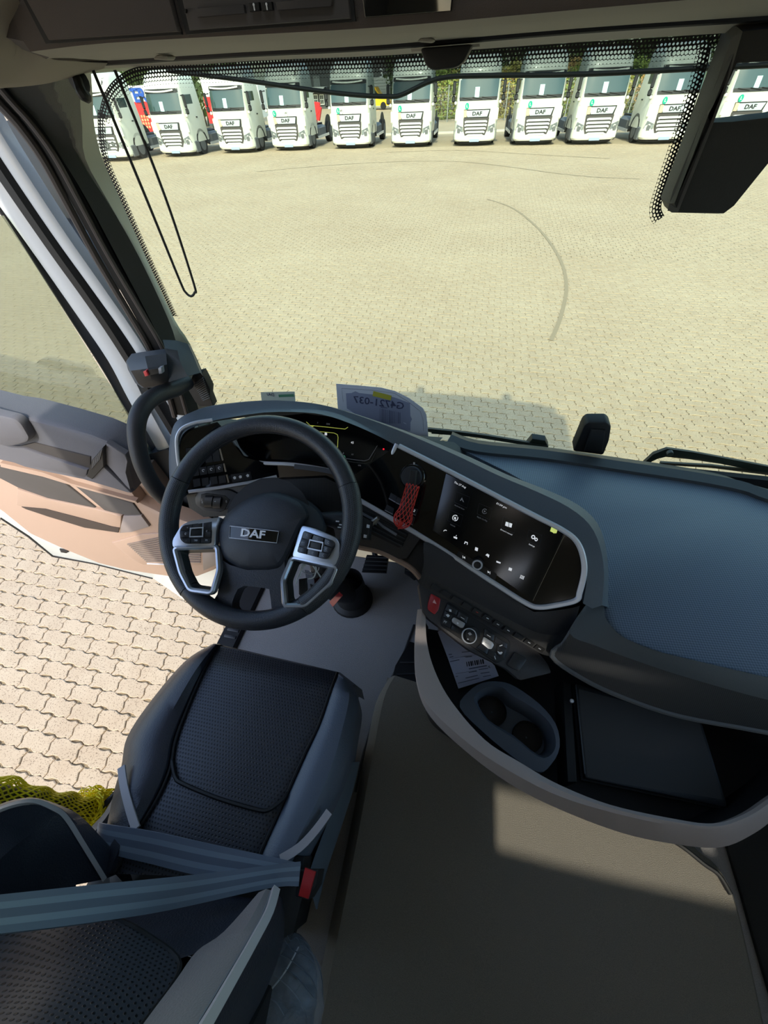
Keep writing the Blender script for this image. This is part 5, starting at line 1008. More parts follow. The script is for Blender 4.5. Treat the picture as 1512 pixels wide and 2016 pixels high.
# ================================================================== loose things in the cab
# red net over the gear selector
def net(path, rad, nw, turns, wr, seg=90):
    P = [V(p) for p in path]; N = len(P)
    def at(f):
        x = f*(N-1); i = min(int(x), N-2); return P[i].lerp(P[i+1], x-i), (P[min(i+2, N-1)]-P[max(i-1, 0)]).normalized()
    gs = []
    for sgn in (1, -1):
        for k in range(nw):
            pts = []; u = None
            for s in range(seg+1):
                f = s/seg; c, tn = at(f)
                if u is None: u = tn.orthogonal().normalized()
                u = (u-tn*u.dot(tn)).normalized(); v = tn.cross(u); a = 2*math.pi*(k/nw+sgn*turns*f); r = rad(f, a)
                pts.append(c+(u*math.cos(a)+v*math.sin(a))*r)
            gs.append(tube(pts, wr, 4))
    return cat_(*gs)
rn = thing('red_net', 'red mesh sleeve hanging over the gear selector', 'net', tuple(pl(784, 1044, off(SP, .02))))
rpath = crom([pl(813, 955, off(SP, .034)), pl(806, 980, off(SP, .040)), pl(799, 1003, off(SP, .040)), pl(793, 1022, off(SP, .034)), pl(784, 1042, off(SP, .026))], 5)
red_m = M('red net', (214, 62, 52), .5)
obj('mesh', net(rpath, lambda f, a: .0155+.006*math.sin(math.pi*sm(.45, 1.0, f))-.0165*sm(.82, 1.0, f), 12, .55, .0009, 50), red_m, rn)
obj('lever', tube([p for p in rpath[:-6]], .012, 12), M('lever black', (30, 22, 24), .4), rn)
obj('knot', tube(rpath[-5:], [.004, .005, .004, .003, .001], 8), red_m, rn)
# number sheet leaning on the windscreen
def g_(x, y): return (620+x/5.4, 730+y/5.4)
paper_m = M('paper', (214, 218, 232), .8); paper_d = M('paper print grey', (150, 156, 184), .8); ink = M('ink', (70, 74, 104), .8)
sheet = thing('number_sheet', 'white number sheet behind the cowl reading G4721-037 in mirror writing', 'paper', tuple(on_ws(790, 850, -.05)))
def shp(x, y, d): 
    q = g_(x, y); return on_ws(q[0], q[1], d)
outp = [(225, 138), (450, 155), (700, 178), (850, 215), (1000, 290), (1150, 400), (1185, 470), (1195, 560), (1205, 700), (1000, 680), (600, 600), (245, 420)]
obj('sheet', slab([shp(x, y, -.030) for x, y in outp], V((0, .0006, 0))), paper_m, sheet, smooth=False)
obj('border', sweep([shp(x, y, -.031) for x, y in ((300, 330), (285, 186), (600, 205), (850, 240), (980, 320), (1120, 430), (1150, 520), (1155, 640))], [(-.0003, 0), (-.0003, .0003), (.0003, .0003), (.0003, 0)], V((0, -1, 0))), ink, sheet, smooth=False)
obj('grey_field', slab([shp(x, y, -.0312) for x, y in ((330, 240), (385, 238), (430, 218), (470, 236), (560, 246), (700, 262), (850, 285), (1010, 345), (1015, 480), (1032, 515), (1016, 550), (1015, 640), (640, 600), (340, 400))], V((0, .0004, 0))), paper_d, sheet, smooth=False)
tu_ = (shp(985, 385, -.032)-shp(375, 300, -.032)); tl_ = tu_.length; tu_.normalize(); tv_ = V((0, -1, 0)).cross(tu_)*-1
nn_ = V((0, -1, 0)); tv_ = nn_.cross(tu_)
obj('number_print', text('G4721-037', shp(678, 342, -.0325), tu_, tv_, tl_/5.1, .0004, bold=.0004, mirror=True), ink, sheet, smooth=False)
obj('number_bar', slab([shp(x, y, -.0325) for x, y in ((700, 385), (770, 393), (770, 399), (700, 391))], V((0, .0003, 0))), ink, sheet, smooth=False)
for k in range(12):
    x = 690+k*19; w_ = 5+(k*7 % 9); obj('barcode_bar', slab([shp(x, 400+k*4, -.0325), shp(x+w_, 401+k*4, -.0325), shp(x+w_, 560, -.0325), shp(x, 560, -.0325)], V((0, .0003, 0))), M('faint ink', (112, 118, 146), .8), sheet, smooth=False)
obj('yellow_note', slab([shp(x, y, -.0335) for x, y in ((622, 216), (815, 266), (806, 316), (612, 268))], V((0, .0005, 0))), M('yellow note', (198, 190, 70), .7), sheet, smooth=False)
card = thing('dealer_card', 'small pale card propped at the windscreen behind the wheel', 'card', tuple(on_ws(548, 784, -.03)))
obj('sheet', slab([on_ws(x, y, -.03) for x, y in ((513, 772), (580, 771), (582, 795), (516, 796))], V((0, .0006, 0))), M('card grey green', (196, 206, 196), .7), card, smooth=False)
obj('print', text('DAF', on_ws(532, 777, -.0315), V((1, 0, 0)), V((0, 0, 1)), .016, .0003, mirror=True), ink, card, smooth=False)
obj('green_band', slab([on_ws(x, y, -.0312) for x, y in ((548, 777), (578, 776), (579, 781), (549, 782))], V((0, .0003, 0))), M('card green', (84, 140, 110), .7), card, smooth=False)
# delivery note in the tray
def c8(x, y, h=0.):
    return pz(820+x/5.4, 1140+y/5.4, 1.985+h-.02*(y-560)/600)
note = thing('delivery_note', 'folded white delivery note with a barcode in the storage tray', 'paper', tuple(pz(900, 1340, 1.95)))
obj('sheet', slab([c8(x, y) for x, y in ((225, 560), (300, 520), (620, 720), (830, 920), (875, 1030), (780, 1060), (445, 1165), (340, 860))], V((0, 0, -.0006))), M('note paper', (206, 210, 236), .8), note, smooth=False)
nu_ = (c8(740, 900)-c8(540, 955)).normalized(); nv2 = V((0, 0, 1)).cross(nu_)
for k in range(9):
    x = 528+k*21; y = 882-k*3.6; obj('barcode_bar', slab([c8(x, y, .0006), c8(x+8+(k % 3)*4, y-2, .0006), c8(x+16+(k % 3)*4, y+46, .0006), c8(x+8, y+50, .0006)], V((0, 0, .0002))), M('note ink', (44, 48, 66), .8), note, smooth=False)
ink2 = M('note ink light', (92, 98, 128), .8)
for x0, y0, x1, y1, w_ in ((555, 950, 745, 915, 10), (415, 1005, 640, 970, 3), (555, 990, 640, 975, 7), (660, 960, 760, 945, 7), (520, 1050, 650, 1020, 7), (680, 1000, 775, 985, 7), (440, 1105, 665, 1050, 6), (705, 1035, 790, 1020, 6), (355, 875, 455, 855, 7), (480, 775, 590, 765, 7), (340, 800, 375, 795, 7), (350, 830, 390, 820, 7), (375, 845, 640, 800, 2), (520, 830, 590, 818, 5), (415, 1035, 440, 1030, 5)):
    obj('print_line', slab([c8(x0, y0, .0006), c8(x1, y1, .0006), c8(x1+w_*.4, y1+w_, .0006), c8(x0+w_*.4, y0+w_, .0006)], V((0, 0, .0002))), ink2, note, smooth=False)
obj('euro_print', text('€', c8(775, 935, .0006), nu_, nv2, .008, .0003), M('note ink', (44, 48, 66), .8), note, smooth=False)
# folder
fo = [pz(x, y, z) for x, y, z in ((1133, 1345, 2.0), (1381, 1420, 2.0), (1434, 1590, 1.985), (1152, 1532, 1.985))]
fold = thing('document_folder', 'black leather document folder lying in the passenger side of the tray', 'folder', tuple(pz(1280, 1480, 1.94)))
fsk = M('folder skin', (38, 42, 46), .4, bump=(600, .3))
obj('cover', slab([V(p) for p in rnd(fo, .008, 3)], V((0, 0, -.006)), .003), fsk, fold)
obj('pages', slab([fo[0].lerp(fo[2], .02), fo[1].lerp(fo[3], .02), fo[2].lerp(fo[0], .02), fo[3].lerp(fo[1], .02)], V((0, 0, -.026))), M('page edge', (60, 62, 64), .7), fold)
obj('rear_cover', slab([p+V((0, 0, -.026)) for p in fo], V((0, 0, -.005))), fsk, fold)
obj('cover_stitch', tube([p+V((0, 0, .001)) for p in (fo[3].lerp(fo[0], .98), fo[3].lerp(fo[0], .04))], .0014, 6), M('folder edge', (70, 76, 80), .5), fold)
# plastic wrapped part beside the seat
bag = thing('plastic_bag', 'clear plastic wrapped bundle standing beside the seat back', 'bag', tuple(pz(560, 1960, 1.5)))
spine = [(572, 1832, 1.86, 8), (578, 1848, 1.86, 28), (572, 1880, 1.86, 52), (560, 1930, 1.86, 76), (545, 1985, 1.86, 92), (525, 2050, 1.86, 100), (505, 2120, 1.86, 90)]
sp_ = crom([V(q) for q in spine], 5); rws = []
for i, q in enumerate(sp_):
    row = []
    for k in range(40):
        a = 2*math.pi*k/40; nzv = mnoise.noise(V((math.cos(a)*2.2, math.sin(a)*2.2, i*.22)))*.22+mnoise.noise(V((math.cos(a)*6, math.sin(a)*6, i*.7)))*.10
        r_ = q[3]*(1+nzv*.5); c = pz(q[0]+r_*math.cos(a), q[1]+r_*.25*math.cos(a), q[2]+.55*q[3]/CAM_F*math.sin(a)*1.1+.02*nzv)
        row.append(c)
    rws.append(row)
bm_ = bpy.data.materials.new('clear plastic film'); bm_.use_nodes = True
t = bm_.node_tree; b = t.nodes['Principled BSDF']; b.inputs['Base Color'].default_value = (.5, .56, .64, 1); b.inputs['Roughness'].default_value = .16; b.inputs['Alpha'].default_value = .30; b.inputs['Specular IOR Level'].default_value = 1.0
n = t.nodes.new('ShaderNodeTexNoise'); n.inputs['Scale'].default_value = 26; n.inputs['Detail'].default_value = 5; n.inputs['Distortion'].default_value = 1.5; g = t.nodes.new('ShaderNodeNewGeometry'); t.links.new(g.outputs['Position'], n.inputs[0])
bp = t.nodes.new('ShaderNodeBump'); bp.inputs['Strength'].default_value = 1.0; bp.inputs['Distance'].default_value = .012; t.links.new(n.outputs['Fac'], bp.inputs['Height']); t.links.new(bp.outputs[0], b.inputs['Normal'])
obj('film', loft(rws, cv=True, cap=True), bm_, bag)
obj('contents', loft([[sum(r, V((0, 0, 0)))/40*.18+p*.82+V((0, 0, -.01)) for p in r] for r in rws[2:]], cv=True, cap=True), M('wrapped contents', (40, 48, 60), .5), bag)
crm = M('crease highlight', (84, 94, 106), .3)  # crease ridges drawn in a paler tone to stand for highlights
for k, pp in enumerate(([(560, 1850), (575, 1870), (600, 1880), (622, 1900)], [(600, 1862), (622, 1890), (634, 1930), (636, 1975)], [(552, 1880), (580, 1895), (612, 1925), (628, 1960)], [(540, 1920), (575, 1950), (600, 1990), (606, 2016)], [(560, 1905), (590, 1930), (618, 1965)], [(566, 1842), (572, 1852), (584, 1846), (590, 1858)], [(520, 1960), (545, 1975), (560, 2000)], [(590, 1848), (604, 1858), (612, 1866)])):
    obj('crease_highlight', tube(crom([pz(x, y, 1.918) for x, y in pp], 5), lambda f: .0002+.0008*math.sin(math.pi*f), 5), crm, bag)
obj('film_seam', tube(crom([pz(x, y, z) for x, y, z in ((588, 1864, 1.91), (560, 1915, 1.915), (520, 1965, 1.92), (480, 2016, 1.92))], 5), .0014, 5), M('seam white', (190, 196, 204), .4), bag)
# grab handle wrapped in yellow net
hnd = thing('wrapped_handle', 'door grab handle wrapped in yellow netting left of the seat', 'handle', tuple(px(205, 1600, -.85)))
hp0, hp1 = px(-90, 1556, -.85), px(205, 1597, -.85)
yel = M('yellow net', (255, 236, 24), .5)
obj('bar', tube([hp0, hp0.lerp(hp1, .5), hp1], .021, 14), M('handle olive', (52, 46, 22), .5), hnd)
obj('netting', net([hp0.lerp(hp1, k/12) for k in range(13)], lambda f, a: .0255+.004*math.sin(a*3+f*30)+.028*sm(.80, .93, f)*(1+.3*math.sin(a*5))-.018*sm(.96, 1, f)+.008*(1-sm(.28, .42, f)), 20, .9, .0018, 60), yel, hnd)
obj('netting_bunch', cat_(*[tube([hp0.lerp(hp1, .90+.06*math.sin(k*1.7+s*.5))+V((.0, .0, 0))+V((math.cos(k*2.4+s*.45), math.sin(k*2.4+s*.45), .6*math.sin(k+s*.6)))*(.034+.014*math.sin(s*.9+k)) for s in range(24)], .0016, 4) for k in range(34)]), yel, hnd)
obj('handle_foot', tube([hp1, hp1+V((0, 0, -.06)), hp1+V((.02, -.06, -.12))], .02, 12), black, hnd)
obj('cable', tube(crom([px(196, 1598, -.82), px(208, 1582, -.81), px(222, 1568, -.80), px(232, 1556, -.80)], 4), .008, 8), black, hnd)
# grab handle on the pillar
gh = thing('grab_handle', 'black curved grab handle on the driver side pillar', 'handle', tuple(py(330, 990, .72)))
obj('bar', tube(crom([px(368, 752, -.80), px(345, 765, -.80), px(310, 778, -.805), px(284, 798, -.81), px(270, 830, -.815), px(270, 870, -.815), px(282, 918, -.81), px(305, 960, -.80), px(330, 985, -.79)], 6), .0215, 16), M('handle rubber', (44, 44, 47), .5, bump=(900, .2)), gh)
# camera display housing on the pillar
ds = thing('display_housing', 'grey display housing with a red tab on the driver side pillar', 'housing', tuple(py(330, 760, .85)))
def q4(x, y): return (230+x/6.873, 620+y/6.873)
dsk = M('display housing skin', (70, 76, 84), .55, bump=(900, .25)); dsd = M('display housing dark', (48, 48, 50), .55)
def dpt(x, y, Y): a = q4(x, y); return py(a[0], a[1], Y)
obj('pillar_cover', loft([[dpt(620, 335, 0.885), dpt(800, 345, 0.905), dpt(960, 390, 0.920), dpt(995, 410, 0.940)], [dpt(650, 450, 0.855), dpt(820, 480, 0.875), dpt(1040, 560, 0.905), dpt(1070, 590, 0.930)], [dpt(680, 640, 0.845), dpt(860, 640, 0.855), dpt(1090, 690, 0.895), dpt(1140, 740, 0.925)], [dpt(705, 910, 0.835), dpt(960, 830, 0.845), dpt(1130, 780, 0.885), dpt(1190, 860, 0.920)]]), dsk, ds)
obj('head_top', loft([[dpt(200, 525, .86), dpt(420, 490, .86), dpt(645, 460, .875)], [dpt(130, 620, .83), dpt(380, 560, .82), dpt(665, 520, .85)], [dpt(190, 755, .80), dpt(420, 725, .80), dpt(680, 670, .83)]]), dsk, ds)
hf = obj('head_face', loft([[dpt(190, 755, .80), dpt(420, 725, .80), dpt(680, 670, .83)], [dpt(290, 930, .80), dpt(470, 880, .80), dpt(695, 800, .83)], [dpt(370, 985, .815), dpt(500, 965, .815), dpt(712, 925, .84)]]), dsd, ds)
obj('head_side', loft([[dpt(130, 620, .83), dpt(190, 755, .80), dpt(290, 930, .80), dpt(370, 985, .815)], [dpt(125, 640, .86), dpt(150, 740, .85), dpt(250, 920, .85), dpt(340, 985, .86)]]), dsk, ds)
obj('head_back', loft([[dpt(200, 525, .86), dpt(645, 460, .875), dpt(712, 925, .88)], [dpt(200, 535, .93), dpt(640, 480, .94), dpt(700, 920, .94)], [dpt(340, 985, .93), dpt(500, 985, .94), dpt(700, 930, .94)]]), dsd, ds)
obj('slot', slab([dpt(x, y, .79) for x, y in ((305, 765), (560, 722), (575, 790), (350, 838))], V((0, .012, 0)), .001), black, ds)
obj('slot_end', slab([dpt(x, y, .787) for x, y in ((558, 722), (600, 712), (610, 795), (570, 800))], V((0, .012, 0)), .001), M('slot end grey', (130, 134, 142), .4), ds)
obj('red_tab', slab([dpt(x, y, .785) for x, y in ((355, 770), (395, 755), (425, 822), (380, 835))], V((0, .01, 0)), .001), M('tab red', (214, 60, 66), .4), ds)
obj('edge_line', tube(crom([dpt(660, 460, .885), dpt(820, 545, .893), (dpt(900, 690, .895)), dpt(968, 828, .885)], 5), .0012, 6), M('edge pale', (150, 152, 150), .5), ds)
lg = obj('speaker_grille', slab([dpt(x, y, .91) for x, y in ((1020, 830), (1150, 790), (1200, 880), (1262, 1010), (1255, 1100), (1310, 1240), (1120, 1240), (1060, 1180), (960, 1010))], V((-.004, .03, 0)), .003), black, ds)
for k in range(11): obj('grille_slat', tube([dpt(1045+k*12, 940+k*22, .904), dpt(1165+k*9, 850+k*27, .904)], .002, 5), plastic, lg)
# wipers outside the glass
wip = thing('wiper', 'black wiper lying along the lower windscreen left of the camera pod', 'wiper', tuple(on_ws(960, 870, .06)))
obj('blade', sweep([on_ws(x, y, .05) for x, y in ((842, 846), (900, 852), (960, 860), (1020, 870), (1078, 880))], [(-.006, -.01), (-.006, .006), (.006, .006), (.006, -.01)], V((0, -1, .3))), black, wip)
obj('arm', tube([on_ws(x, y, .06) for x, y in ((850, 850), (930, 856), (1030, 872), (1075, 882))], .007, 8), rubber, wip)
obj('pivot', slab([on_ws(x, y, .05) for x, y in ((1036, 878), (1048, 864), (1074, 868), (1080, 880), (1060, 884))], V((0, .03, 0)), .004), black, wip)
wip2 = thing('wiper', 'thick wiper arm at the lower right of the windscreen', 'wiper', tuple(on_ws(1400, 920, .06)))
obj('arm', sweep([on_ws(x, y, .06) for x, y in ((1268, 912), (1290, 897), (1312, 890), (1360, 896), (1420, 906), (1512, 924), (1650, 955))], lambda f: [(-.004-.010*sm(0, .25, f)+.004*sm(.4, .6, f), -.01), (-.004-.010*sm(0, .25, f)+.004*sm(.4, .6, f), .006), (.004+.010*sm(0, .25, f)-.004*sm(.4, .6, f), .006), (.004+.010*sm(0, .25, f)-.004*sm(.4, .6, f), -.01)], V((0, -1, .3))), black, wip2)
obj('nut', disc(on_ws(1318, 890, .045), V((1, 0, 0)), V((0, 0, 1)), .009, .012, 12), plastic, wip2)
obj('blade', sweep([on_ws(x, y, .05) for x, y in ((1300, 912), (1400, 918), (1512, 932), (1650, 965))], [(-.004, -.01), (-.004, .004), (.004, .004), (.004, -.01)], V((0, -1, .3))), black, wip2)

# ================================================================== the parked trucks
tw = M('truck white', (216, 216, 203), .3, coat=.5); tk = M('truck black', (26, 27, 29), .55); tgl = M('truck glass', (46, 66, 64), .08, spec=.8)
tch = M('truck chrome', (222, 224, 226), .3, metal=.25); tgr = M('truck grey', (96, 98, 100), .6); tyr = M('tyre', (24, 24, 25), .85); lens_m = M('lamp lens', (120, 126, 130), .12, spec=.8)
badge_m = M('badge silver', (190, 200, 208), .3, metal=.4); grn = M('sticker green', (0, 158, 130), .6); cardm = M('windscreen card', (190, 228, 232), .7); platem = M('plate', (150, 170, 196), .5)
def outline(w_, f, d=2.1):
    half = [(w_, d), (w_, f+.40), (w_-.02, f+.22), (w_-.10, f+.08), (w_-.28, f+.01), (w_*.45, f-.03), (0, f-.045)]
    return [(-x, y) for x, y in half]+[(x, y) for x, y in half[-2::-1]]
def make_truck(name):
    r = thing(name, 'x', 'truck', (0, 0, 0), 'white trucks parked in a row facing the yard')
    lv_ = [(.60, 1.16, .02), (.95, 1.17, .0), (1.45, 1.17, .015), (1.84, 1.155, .06), (2.25, 1.13, .12), (2.66, 1.10, .19), (2.80, 1.09, .20), (3.02, 1.07, .28), (3.26, 1.03, .46), (3.42, .97, .70), (3.5, .85, 1.02)]
    obj('cab', loft([[V((x, y, z)) for x, y in outline(w_, f)] for z, w_, f in lv_], cv=True, cap=True), tw, r)
    def fy(z, x):  # front surface of the cab
        z = min(3.5, max(.60, z))
        for (z0, w0, f0), (z1, w1, f1) in zip(lv_, lv_[1:]):
            if z0 <= z <= z1: k = (z-z0)/(z1-z0); w_, f = w0+(w1-w0)*k, f0+(f1-f0)*k; break
        o = outline(w_, f); ax_ = abs(x)
        for (x0, y0), (x1, y1) in zip(o[6:], o[7:]):
            if x0 <= ax_ <= x1+1e-6: return y0+(y1-y0)*(ax_-x0)/max(1e-6, x1-x0)
        return f+.3
    def patch(nm, pts, mat, h=.02, par=r, n=None):
        "shape laid on the curved front"
        A = [V((x, fy(z, x)-h, z)) for x, z in pts]; return obj(nm, slab(A, V((0, h+.03, 0))), mat, par, smooth=False)
    def strip(nm, x0, x1, zt, zb, mat, h, par=r, n=10):
        rows = [[V((x0+(x1-x0)*i/n, fy(z, x0+(x1-x0)*i/n)-h, z)) for i in range(n+1)] for z in [zt+(zb-zt)*k/4 for k in range(5)]]
        return obj(nm, shell(rows, .02), mat, par)
    wsn = strip('windscreen', -1.02, 1.02, 2.64, 1.88, tgl, .02)
    strip('scuttle', -1.0, 1.0, 1.95, 1.82, tk, .03, wsn)
    for x in (-.55, 0, .5): obj('wiper', tube([V((x-.3, fy(1.9, x-.3)-.05, 1.95)), V((x+.22, fy(1.88, x+.22)-.06, 1.885))], .018, 5), tk, wsn)
    obj('paper_card', slab([V((x, fy(z, x)-.035, z)) for x, z in ((-.20, 2.32), (.03, 2.32), (.03, 1.94), (-.20, 1.94))], V((0, .01, 0))), cardm, wsn, smooth=False)
    sb_ = strip('visor_band', -1.03, 1.03, 2.80, 2.64, tk, .04)
    obj('visor_lip', sweep([V((x, fy(2.8, x)-.10, 2.74-.05*(1-(x/.85)**2))) for x in [-.85+.17*k for k in range(11)]], [(-.03, -.02), (-.03, .03), (.03, .03), (.03, -.02)], V((0, -1, .2))), tw, sb_)
    for s in (-1, 1):
        patch('roof_lamp', [(s*.92, 3.30), (s*.80, 3.28), (s*.74, 2.98), (s*.84, 3.06)], tk, .015)
        hd_ = patch('headlamp', [(s*.70, .80), (s*1.04, .92), (s*1.10, .62), (s*1.06, .50), (s*.80, .48), (s*.68, .56)], lens_m, .035)
        obj('bezel', slab([V((s*x, -.045, z)) for x, z in ((.84, .74), (1.0, .78), (1.0, .58), (.84, .56))], V((0, .02, 0))), tgr, hd_, smooth=False)
        patch('fog_lamp', [(s*.72, .36), (s*1.02, .40), (s*1.02, .31), (s*.78, .29)], tgr, .075)
        mr_ = obj('mirror', cat_(box((s*1.32, .20, 2.30), (.17, .12, .52), bev=.05), box((s*1.33, .20, 1.90), (.19, .13, .24), bev=.05)), tk, r)
        obj('mirror_arm', tube([V((s*1.12, .3, 2.52)), V((s*1.33, .26, 2.5)), V((s*1.34, .25, 1.82)), V((s*1.12, .3, 1.8))], .03, 6), tk, mr_)
        obj('mirror_foot', box((s*1.2, .22, 1.74), (.12, .12, .14), bev=.03), tw, mr_)
        obj('corner_vane', box((s*1.10, .10, 1.28), (.14, .12, .52), bev=.05), tw, r)
        sd = obj('door_window', box((s*1.125, 1.0, 2.25), (.02, .7, .58), bev=.008), tgl, r)
        obj('door_handle', box((s*1.18, 1.3, 1.62), (.02, .16, .05)), tk, r)
        obj('steps', cat_(box((s*1.12, .55, .42), (.16, .5, .5), bev=.04)), tgr, r)
        for yy in (1.25, 4.9):
            wc = V((s*1.02, yy, .48)); wl_ = obj('wheel', loft([[wc+V((s*xx, rr*math.cos(a), rr*math.sin(a))) for a in [2*math.pi*k/20 for k in range(20)]] for xx, rr in ((-.18, .40), (-.18, .48), (.12, .48), (.13, .30), (.06, .26), (.06, .05))], cv=True, cap=True), tyr, r)
            obj('rim', loft([[wc+V((s*xx, rr*math.cos(a), rr*math.sin(a))) for a in [2*math.pi*k/16 for k in range(16)]] for xx, rr in ((.131, .30), (.08, .24), (.12, .10), (.13, .04))], cv=True, cap=True), tgr, wl_)
        obj('wheel_arch', sweep([V((s*1.14, 1.25+.58*math.cos(a), .5+.58*math.sin(a))) for a in [math.pi*k/10 for k in range(11)]], [(-.06, -.03), (-.06, .03), (.06, .03), (.06, -.03)], V((s, 0, 0))), tk, r)
        obj('side_tank', box((s*.92, 3.1, .62), (.5, 1.5, .56), bev=.1), tgr, r)
        obj('side_rail', box((s*1.18, 3.2, .42), (.04, 2.2, .12)), tch, r)
        obj('mudguard', sweep([V((s*1.0, 4.9+.60*math.cos(a), .5+.60*math.sin(a))) for a in [math.pi*k/10 for k in range(11)]], [(-.2, -.015), (-.2, .015), (.2, .015), (.2, -.015)], V((s, 0, 0))), tk, r)
    bpr = [(.22, 1.10, -.03), (.30, 1.17, -.07), (.44, 1.18, -.06), (.62, 1.17, -.01)]
    obj('bumper', loft([[V((x, y, z)) for x, y in outline(w_, f, .55)] for z, w_, f in bpr], cv=True, cap=True), tw, r)
    obj('air_dam', loft([[V((x, y, z)) for x, y in outline(w_, f, .5)] for z, w_, f in ((.12, .98, .06), (.24, 1.02, .0))], cv=True, cap=True), tk, r)
    obj('number_plate', slab([V((x, -.14, z)) for x, z in ((-.27, .31), (.27, .31), (.27, .20), (-.27, .20))], V((0, .02, 0))), platem, r, smooth=False)
    gp_ = obj('grille', slab([V((x, -.085, z)) for x, z in ((-.70, 1.16), (.70, 1.16), (.66, .70), (.54, .40), (.40, .34), (-.40, .34), (-.54, .40), (-.66, .70))], V((0, .06, 0))), M('grille mesh', (66, 62, 60), .6), r, smooth=False)
    for k, z in enumerate((1.02, .88, .74, .60, .47)):
        hw = (.60, .60, .57, .52, .44)[k]
        obj('grille_slat', sweep([V((-hw, -.085, z-.03)), V((-hw+.06, -.10, z)), V((hw-.06, -.10, z)), V((hw, -.085, z-.03))], [(-.044, -.01), (-.036, .03), (.036, .03), (.044, -.01)], V((0, -1, 0))), tch, gp_)
    obj('badge_panel', slab([V((x, -.075, z)) for x, z in ((-.72, 1.49), (.72, 1.49), (.66, 1.16), (-.66, 1.16))], V((0, .07, 0))), tk, r, smooth=False)
    bp_ = obj('badge_plate', slab([V((x, -.09, z)) for x, z in ((-.62, 1.45), (.66, 1.45), (.58, 1.20), (-.50, 1.20))], V((0, .03, 0))), badge_m, r, smooth=False)
    obj('badge_letters', text('DAF', V((.02, -.092, 1.32)), V((1, 0, 0)), V((0, 0, 1)), .21, .01, bold=.006, wide=1.35), tk, bp_, smooth=False)
    obj('plate_holder', slab([V((x, -.095, z)) for x, z in ((-.72, 1.47), (-.56, 1.47), (-.54, 1.2), (-.70, 1.2))], V((0, .02, 0))), M('cardboard', (216, 190, 150), .8), r, smooth=False)
    obj('chassis', cat_(box((-.4, 3.6, .78), (.1, 3.4, .26)), box((.4, 3.6, .78), (.1, 3.4, .26)), box((0, 4.6, .86), (.9, 1.0, .10)), box((0, 2.7, .9), (.8, .6, .3))), tk, r)
    obj('axle', tube([V((-1.0, 4.9, .48)), V((1.0, 4.9, .48))], .09, 8), tk, r)
    return r
tr0 = make_truck('truck')
def sticker(root, kind, x):
    c = V((x, -.055, 1.62)); o = obj('round_sticker', loft([[c+V((math.cos(a)*.105, h, math.sin(a)*.13)) for a in [2*math.pi*k/20 for k in range(20)]] for h in (0, .03)], cv=True, cap=True), grn if kind == 'L' else M('sticker white', (232, 236, 228), .6), root, smooth=False)
    obj('sticker_letter', text(kind, c+V((0, -.003, 0)), V((1, 0, 0)), V((0, 0, 1)), .15, .004, bold=.004), print_white if kind == 'L' else tk, o, smooth=False); return o
def copy_tree(o, par=None):
    c = o.copy(); COL.objects.link(c); c.parent = par; WLOC[c] = V(WLOC[o])
    for ch in list(o.children): copy_tree(ch, c)
    return c
TP = [(228, 319), (352, 310), (468, 303), (572, 298), (692, 294), (808, 291), (932, 288), (1050, 287), (1165, 286), (1300, 285), (1440, 284)]
TL = ['leftmost white truck with its grille cover off, beside the pillar', 'white truck in front of the red and white hoarding, second from the pillar', 'white truck without a sticker under the left end of the visor', 'white truck with spaced green and white round stickers on its nose', 'white truck with green and white round stickers side by side',
      'white truck under the tip of the visor, next to the yellow van', 'white truck standing alone against the bushes and wire fence, right of the bracket', 'white truck with its load bed seen on its left, right of the lone truck', 'fully visible white truck nearest the black sensor housing', 'white truck half covered by the edge of the black sensor housing', 'white truck seen through the opening of the sensor housing']
ST = {3: [('L', -.62), ('W', .10)], 4: [('L', -.62), ('W', -.44)], 5: [('L', -.62)], 6: [('L', -.56)], 7: [('L', -.56)], 8: [('L', -.56)], 9: [('L', -.56)], 10: [('L', -.56)]}
ROT = R(0)
trucks = [tr0]+[copy_tree(tr0) for _ in range(10)]
for k, r in enumerate(trucks):
    r['label'] = TL[k]; p = pz(TP[k][0], TP[k][1], 0)
    for kd, x in ST.get(k, ()): sticker(r, kd, x)
    if k == 0:
        for ch in list(r.children):
            if ch.name.startswith('grille'):
                for q, (x, z, rr) in enumerate(((-.05, .74, .24), (.42, .78, .12))):
                    obj('engine_fan', loft([[V((x+math.cos(a)*s*rr, -.12-.02*s, z+math.sin(a)*s*rr)) for a in [2*math.pi*i/24 for i in range(24)]] for s in (1, .8, .78, .45, .4, .1)], cv=True, cap=True), tgr, ch)
                    obj('engine_fan', loft([[V((x+math.cos(a)*s*rr, -.15, z+math.sin(a)*s*rr)) for a in [2*math.pi*i/24 for i in range(24)]] for s in (.7, .55)], cv=True), tk, ch)
    r.location = p; r.rotation_euler = (0, 0, ROT+R((0, 0, 0, 0, 1, 2, 3, 5, 7, 8, 8)[k]+.6*math.sin(k*2.1)))

# ================================================================== behind the trucks
def far(x, z, Y): return V((x, Y, z))
